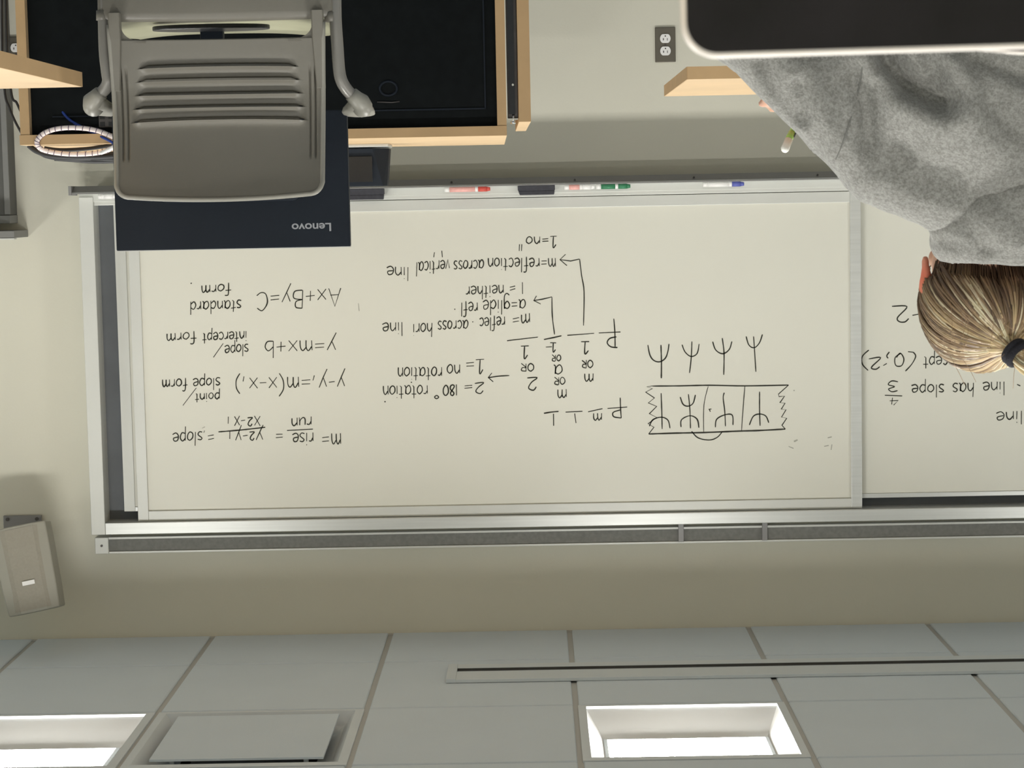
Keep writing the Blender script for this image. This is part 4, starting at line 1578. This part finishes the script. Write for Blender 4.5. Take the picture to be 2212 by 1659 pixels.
creases = [  # (polyline, depth, width)
    ([pz(1905, 60), pz(1930, 130), pz(1965, 178), pz(2035, 212)], .020, .017),
    ([pz(1985, 60), pz(1995, 120), pz(2025, 165)], .009, .010),
    ([pz(1850, 160), pz(1880, 230), pz(1890, 300)], .006, .012),
    ([pz(1890, 190), pz(1940, 270), pz(1965, 330)], .004, .014),
    ([pz(1735, 180), pz(1765, 270), pz(1790, 370)], .005, .010),
    ([pz(1660, 130), pz(1690, 190), pz(1730, 250)], .006, .012),
    ([pz(1900, 330), pz(1990, 380), pz(2070, 370)], .004, .020),
    ([pz(2090, 150), pz(2130, 230), pz(2212, 290)], .005, .016),
    ([pz(2080, 90), pz(2140, 140), pz(2212, 170)], .006, .013),
]
NRM = [v.normal.copy() for v in sw.vertices]
for v in sw.vertices:
    nv = NRM[v.index]
    p = (v.co.x, v.co.z)
    off = 0
    push = 0
    if v.co.y < .14 and nv.y < .2:
        for pl_, dp, wd_ in creases:
            dm = 9
            for a_, b_ in zip(pl_, pl_[1:]):
                dm = min(dm, seg_d(p, a_, b_)[0])
            push += (dp * math.exp(-(dm / wd_) ** 2) - .45 * dp * math.exp(-((dm - 2.0 * wd_) / (1.2 * wd_)) ** 2)) * 1.9
    q = v.co * 9
    off += .006 * noise.noise(Vector((q.x, q.y, q.z * .6)))
    q = v.co * 26
    off += .0018 * noise.noise(q)
    v.co += nv * off
    v.co.y += push
sweat = link('sweatshirt', sw, 'fleece', person)
bvh = BVHTree.FromPolygons([v.co.copy() for v in sw.vertices], [p.vertices[:] for p in sw.polygons])


def on_shirt(px, py):
    o_ = Vector((0, 0, CAMZ)) - PO
    d_ = (at(px, py, 3) - Vector((0, 0, CAMZ))).normalized()
    h_ = bvh.ray_cast(o_, d_)
    return h_[0]


pts_ = [on_shirt(a_, b_) for a_, b_ in ((1872, 70), (1868, 110), (1862, 150), (1853, 200), (1838, 255), (1822, 305), (1806, 345), (1796, 372))]
pts_ = [p for p in pts_ if p is not None]
if len(pts_) > 3:
    bm = bmesh.new(); tube(bm, smooth_path(pts_, 5), .0011, 6)
    obj('armhole_seam', bm, 'seam', sweat)
# cuffs
for w_, e_ in ((WR, Vector((-.296, 2.78, .732))), (WL, EL)):
    d_ = (w_ - e_).normalized()
    bm = bmesh.new()
    c_ = w_ - d_ * .012 - PO
    tube(bm, [c_ - d_ * .03, c_ - d_ * .02, c_ + d_ * .02, c_ + d_ * .024], [.036, .034, .030, .026], 20)
    obj('cuff', bm, 'fleece', sweat)

# ---- hood, lying folded on the back
bm = bmesh.new()
hcx = -.634
for k in range(40):
    a_ = 2 * PI * k / 40
    ca_, sa_ = math.cos(a_), math.sin(a_)
    # neck roll
    c_ = Vector((hcx + .085 * ca_, 2.785 + .082 * sa_, 1.008 + .016 * -sa_ * .3 + (.012 if sa_ < 0 else -.015)))
    sphere(bm, c_, (.027, .025, .032), 2)
for k in range(25):
    f = -1 + 2 * k / 24
    dx = f * (.138 if f < 0 else .098)
    zt_h = 1.014 - .006 * f * f
    zb_h = min(.950 + (.50 if f < 0 else .56) * abs(dx), zt_h)
    for m_ in range(7):
        g_ = m_ / 6
        rr_ = 1 - .38 * f * f
        y = 2.706 - .026 * math.sin(PI * (.25 + .6 * g_)) * (1 - .5 * f * f) + .060 * f * f
        sphere(bm, (hcx + dx, y, zt_h + (zb_h - zt_h) * g_), (.026 * rr_, .024 * rr_, .026 * rr_), 2)
bmesh.ops.translate(bm, vec=-PO, verts=bm.verts)
hm = remeshed('hood', bm, .0045, 7, .5)
hcre = [([pz(2060, 380), pz(2085, 470), pz(2150, 540)], .007, .012), ([pz(2140, 345), pz(2160, 420), pz(2212, 480)], .005, .013), ([pz(2010, 470), pz(2060, 520), pz(2110, 560)], .004, .010)]
NRM = [v.normal.copy() for v in hm.vertices]
for v in hm.vertices:
    nv = NRM[v.index]
    p = (v.co.x, v.co.z); off = 0
    if v.co.y < .18:
        for pl_, dp, wd_ in hcre:
            dm = min(seg_d(p, a_, b_)[0] for a_, b_ in zip(pl_, pl_[1:]))
            v.co.y += dp * math.exp(-(dm / wd_) ** 2)
    off += .005 * noise.noise(v.co * 14 + Vector((5, 2, 1))) + .0015 * noise.noise(v.co * 40)
    v.co += nv * off
link('hood', hm, 'fleece', person)

# ---- hair
TIE = HC + Vector((-.021, -.100, .062))
tdir = (TIE - HC)
RX, RY, RZ = .075, .099, .085
pm = pit


def on_head(d, lift=0):
    """point of the hair surface in unit direction d (head frame)"""
    v = Vector((d.x * (RX + lift), d.y * (RY + lift), d.z * (RZ + lift)))
    return HC + pm @ v


def to_unit(p):
    v = pm.inverted() @ (p - HC)
    return Vector((v.x / RX, v.y / RY, v.z / RZ)).normalized()


tu = to_unit(TIE)
dark = Vector((.085, .052, .032)); mid = Vector((.26, .17, .095)); blond = Vector((.72, .55, .30)); pale = Vector((.88, .78, .55))


def tube_col(bm, lay, pts, rs, cols, seg=5):
    n0 = len(bm.verts)
    rings = tube(bm, pts, rs, seg)
    for i, rg in enumerate(rings):
        for v in rg:
            v[lay] = (*cols[i], 1)


bm = bmesh.new()
lay = bm.verts.layers.float_color.new('Col')
# scalp cap
g = bmesh.ops.create_icosphere(bm, subdivisions=4, radius=1)
for v in g['verts']:
    d_ = v.co.normalized()
    face = d_.y > .35 and d_.z < .45
    low = d_.z < -.62 and d_.y > -.2
    k = .80 if (face or low) else (.975 if d_.z > -.6 else .93)
    v.co = HC + pm @ Vector((d_.x * RX * k, d_.y * RY * k, d_.z * RZ * k)) - PO
    v[lay] = (*(dark.lerp(mid, max(0, min(1, .2 + d_.z * 1.2)))), 1)
ns = 1150
for i in range(ns):
    # hairline starting directions: nape, behind the ears, temples, forehead
    r_ = random.random()
    if r_ < .50:
        a_ = random.uniform(-1.5, 1.5)
        s_ = Vector((math.sin(a_) * .95, -math.cos(a_) * .85, -.95 + .65 * random.random() ** 1.5 - .10 * math.cos(a_ * 2)))
    elif r_ < .84:
        sd = random.choice((-1, 1, 1))
        s_ = Vector((sd * .95, random.uniform(-.35, .60), random.uniform(-.45, .45)))
    else:
        a_ = random.uniform(-1.1, 1.1)
        s_ = Vector((math.sin(a_), math.cos(a_) * .85, random.uniform(.35, .6)))
    s_.normalize()
    ang = s_.angle(tu)
    npt = 13
    bl = random.random()
    clump = noise.noise(Vector((s_.x * 5, s_.y * 5, s_.z * 5 + 7)))
    bl = max(0, min(1, .55 + clump * 1.3 + (bl - .5) * .7))
    lift = random.uniform(0, .006)
    ax = s_.cross(tu)
    if ax.length < 1e-3: continue
    ax.normalize()
    wob = random.uniform(-.05, .05)
    pts = []; rs = []; cols = []
    for k in range(npt):
        t_ = k / (npt - 1)
        d_ = Matrix.Rotation(ang * t_, 3, ax) @ s_
        side = ax * (wob * math.sin(PI * t_))
        d_ = (d_ + side).normalized()
        lf = lift + .006 * math.sin(PI * t_) + .014 * max(0, (t_ - .80) / .2) ** 2
        p = on_head(d_, lf)
        if t_ > .86:
            p = p.lerp(TIE + Vector((random.uniform(-.004, .004), random.uniform(-.003, .003), random.uniform(-.004, .004))), (t_ - .86) / .14)
        if k == 0 and r_ < .5 and math.cos(a_) > .1:
            pts.append(p + Vector((-(p.x - HC.x) * .15, .014, -.030)) - PO); rs.append(.0008); cols.append(dark * .8)
        pts.append(p - PO)
        rs.append((.0021 if k else .0006) * (1 - .35 * t_) * (1 if bl < .8 else .85))
        f = min(1, max(0, bl * .85 + (t_ - .38) * .95))
        c_ = dark.lerp(mid, min(1, f * 2)) if f < .5 else mid.lerp(blond if bl < .88 else pale, (f - .5) * 2)
        c_ = c_ * random.uniform(.85, 1.15)
        cols.append(c_)
    tube_col(bm, lay, pts, rs, cols)
gv_ = bmesh.ops.create_icosphere(bm, subdivisions=3, radius=1)
for v in gv_['verts']:
    v.co = Vector((-.612 + v.co.x * .050, 2.812 + v.co.y * .040, 1.030 + v.co.z * .032)) - PO
    v[lay] = (*(dark * .8), 1)
# flyaway wisps
for i in range(30):
    a_ = random.uniform(-1.4, 1.4)
    s_ = Vector((math.sin(a_), -math.cos(a_) * .8, random.uniform(-.65, .3))).normalized()
    p0_ = on_head(s_, .004)
    pts = [p0_ - PO]
    dv = (Vector((random.uniform(-1, 1), random.uniform(-.6, .2), random.uniform(-.6, .9)))).normalized()
    tang = (tu - s_ * s_.dot(tu)).normalized()
    for k in range(1, 7):
        d_ = (s_ + tang * .12 * k).normalized()
        pts.append(on_head(d_, .004 + .0025 * k) + dv * .0012 * k * k - PO)
    tube_col(bm, lay, pts, [.00035] * 7, [mid * 1.6] * 7, 3)
hair_me = bpy.data.meshes.new('hair')
bm.to_mesh(hair_me); bm.free()
for p in hair_me.polygons: p.use_smooth = True
hair = link('hair', hair_me, 'hair', person)
hair['kind'] = 'stuff'
# ponytail
bm = bmesh.new()
lay = bm.verts.layers.float_color.new('Col')
path = [TIE - tdir.normalized() * .006, TIE + Vector((-.012, -.016, .012)), TIE + Vector((-.040, -.030, .022)), TIE + Vector((-.072, -.034, .000)), TIE + Vector((-.088, -.026, -.050)), TIE + Vector((-.092, -.014, -.120)), TIE + Vector((-.090, -.010, -.190))]
for i in range(170):
    a_ = random.uniform(0, 2 * PI); r_ = math.sqrt(random.random())
    pts = []; rs = []; cols = []
    bl = random.random()
    for k, p in enumerate(path):
        sp_ = (.005, .014, .022, .026, .026, .022, .010)[k]
        pts.append(p + Vector((math.cos(a_) * r_ * sp_, math.sin(a_ * 1.3) * r_ * sp_ * .7, math.sin(a_) * r_ * sp_)) - PO)
    pts = smooth_path(pts, 3)
    for k in range(len(pts)):
        rs.append(.0019 * (1 if k < len(pts) - 4 else .5))
        cols.append((mid.lerp(blond, min(1, bl * 1.3)) if bl < .85 else pale) * random.uniform(.9, 1.1))
    tube_col(bm, lay, pts, rs, cols)
pme = bpy.data.meshes.new('ponytail')
bm.to_mesh(pme); bm.free()
for p in pme.polygons: p.use_smooth = True
link('ponytail', pme, 'hair', person)['kind'] = 'stuff'
# hair tie
bm = bmesh.new()
n_ = tdir.normalized()
n_ = (n_ + Vector((-.5, 0, .2))).normalized()
a1 = n_.cross(Vector((0, 1, 0))).normalized(); a2 = n_.cross(a1)
for off in (-.004, .004):
    tube(bm, [TIE + n_ * (off + .006) + (a1 * math.cos(2 * PI * k / 24) + a2 * math.sin(2 * PI * k / 24)) * .0150 - PO for k in range(24)], .0052, 10, closed=True)
obj('hair_tie', bm, 'tie', person, smooth=True)

# ---- trousers and shoes
bm = bmesh.new()
capsule(bm, (-.70, 2.60, .545), (-.71, 3.00, .552), .095, .070)
capsule(bm, (-.54, 2.60, .545), (-.53, 3.00, .552), .095, .070)
capsule(bm, (-.71, 3.00, .552), (-.71, 2.98, .13), .068, .052)
capsule(bm, (-.53, 3.00, .552), (-.53, 2.98, .13), .068, .052)
bmesh.ops.translate(bm, vec=-PO, verts=bm.verts)
link('trousers', remeshed('trousers', bm, .012, 4), 'jeans', person)
for x in (-.71, -.53):
    bm = bmesh.new()
    capsule(bm, (x, 2.96, .055), (x, 3.12, .042), .048, .038)
    capsule(bm, (x, 2.96, .025), (x, 3.12, .025), .025, .025)
    bmesh.ops.translate(bm, vec=-PO, verts=bm.verts)
    link('shoe', remeshed('shoe', bm, .010, 3), 'shoe', person)

# stool and desk under the student (below the frame)
t = thing('stool', (-.62, 2.62, 0), 'stool beneath the seated student, below the frame', 'stool')
bm = bmesh.new(); prism(bm, rrect(-.19, .19, -.18, .18, .06), .425, .448, 'xy'); obj('seat', bm, 'chair', t)
for sx in (-1, 1):
    for sy in (-1, 1):
        bm = bmesh.new(); tube(bm, [(sx * .17, sy * .16, 0), (sx * .13, sy * .12, .425)], .012, 10); obj('leg', bm, 'tube', t)
t = thing('student_desk', (-.70, 3.17, 0), 'small desk in front of the student, below the frame', 'desk')
obj('desk_top', B(-.36, .36, -.16, .19, .700, .7285), 'wood', t)
for sx in (-1, 1):
    for sy in (-1, 1):
        bm = bmesh.new(); tube(bm, [(sx * .33, sy * .15 + .012, 0), (sx * .33, sy * .15 + .012, .70)], .012, 10); obj('leg', bm, 'steel_dark', t)

# ---- mechanical pencil in the hand
t = thing('mechanical_pencil', PT, 'lime green clear mechanical pencil with white eraser, held by the student', 'pencil')
ax_ = PE - PT
bm = bmesh.new(); tube(bm, [Vector((0, 0, 0)) + ax_ * .0, ax_ * .07], [.0008, .0036], 12); obj('tip', bm, 'steel_dark', t)
bm = bmesh.new(); tube(bm, [ax_ * .07, ax_ * .86], .0042, 12); obj('barrel', bm, 'pencil', t, smooth=False)
bm = bmesh.new(); tube(bm, [ax_ * .84, ax_ * .90], .0056, 12); obj('collar', bm, 'pencil', t)
bm = bmesh.new(); tube(bm, [ax_ * .90, ax_ * .985, ax_ * 1.0], [.0058, .0062, .0045], 12); obj('eraser', bm, 'white_rubber', t, smooth=True)
bm = bmesh.new(); tube(bm, [ax_ * .88 + Vector((-.006, -.002, 0)), ax_ * .66 + Vector((-.006, -.002, 0))], .0012, 6); obj('clip', bm, 'steel_dark', t)
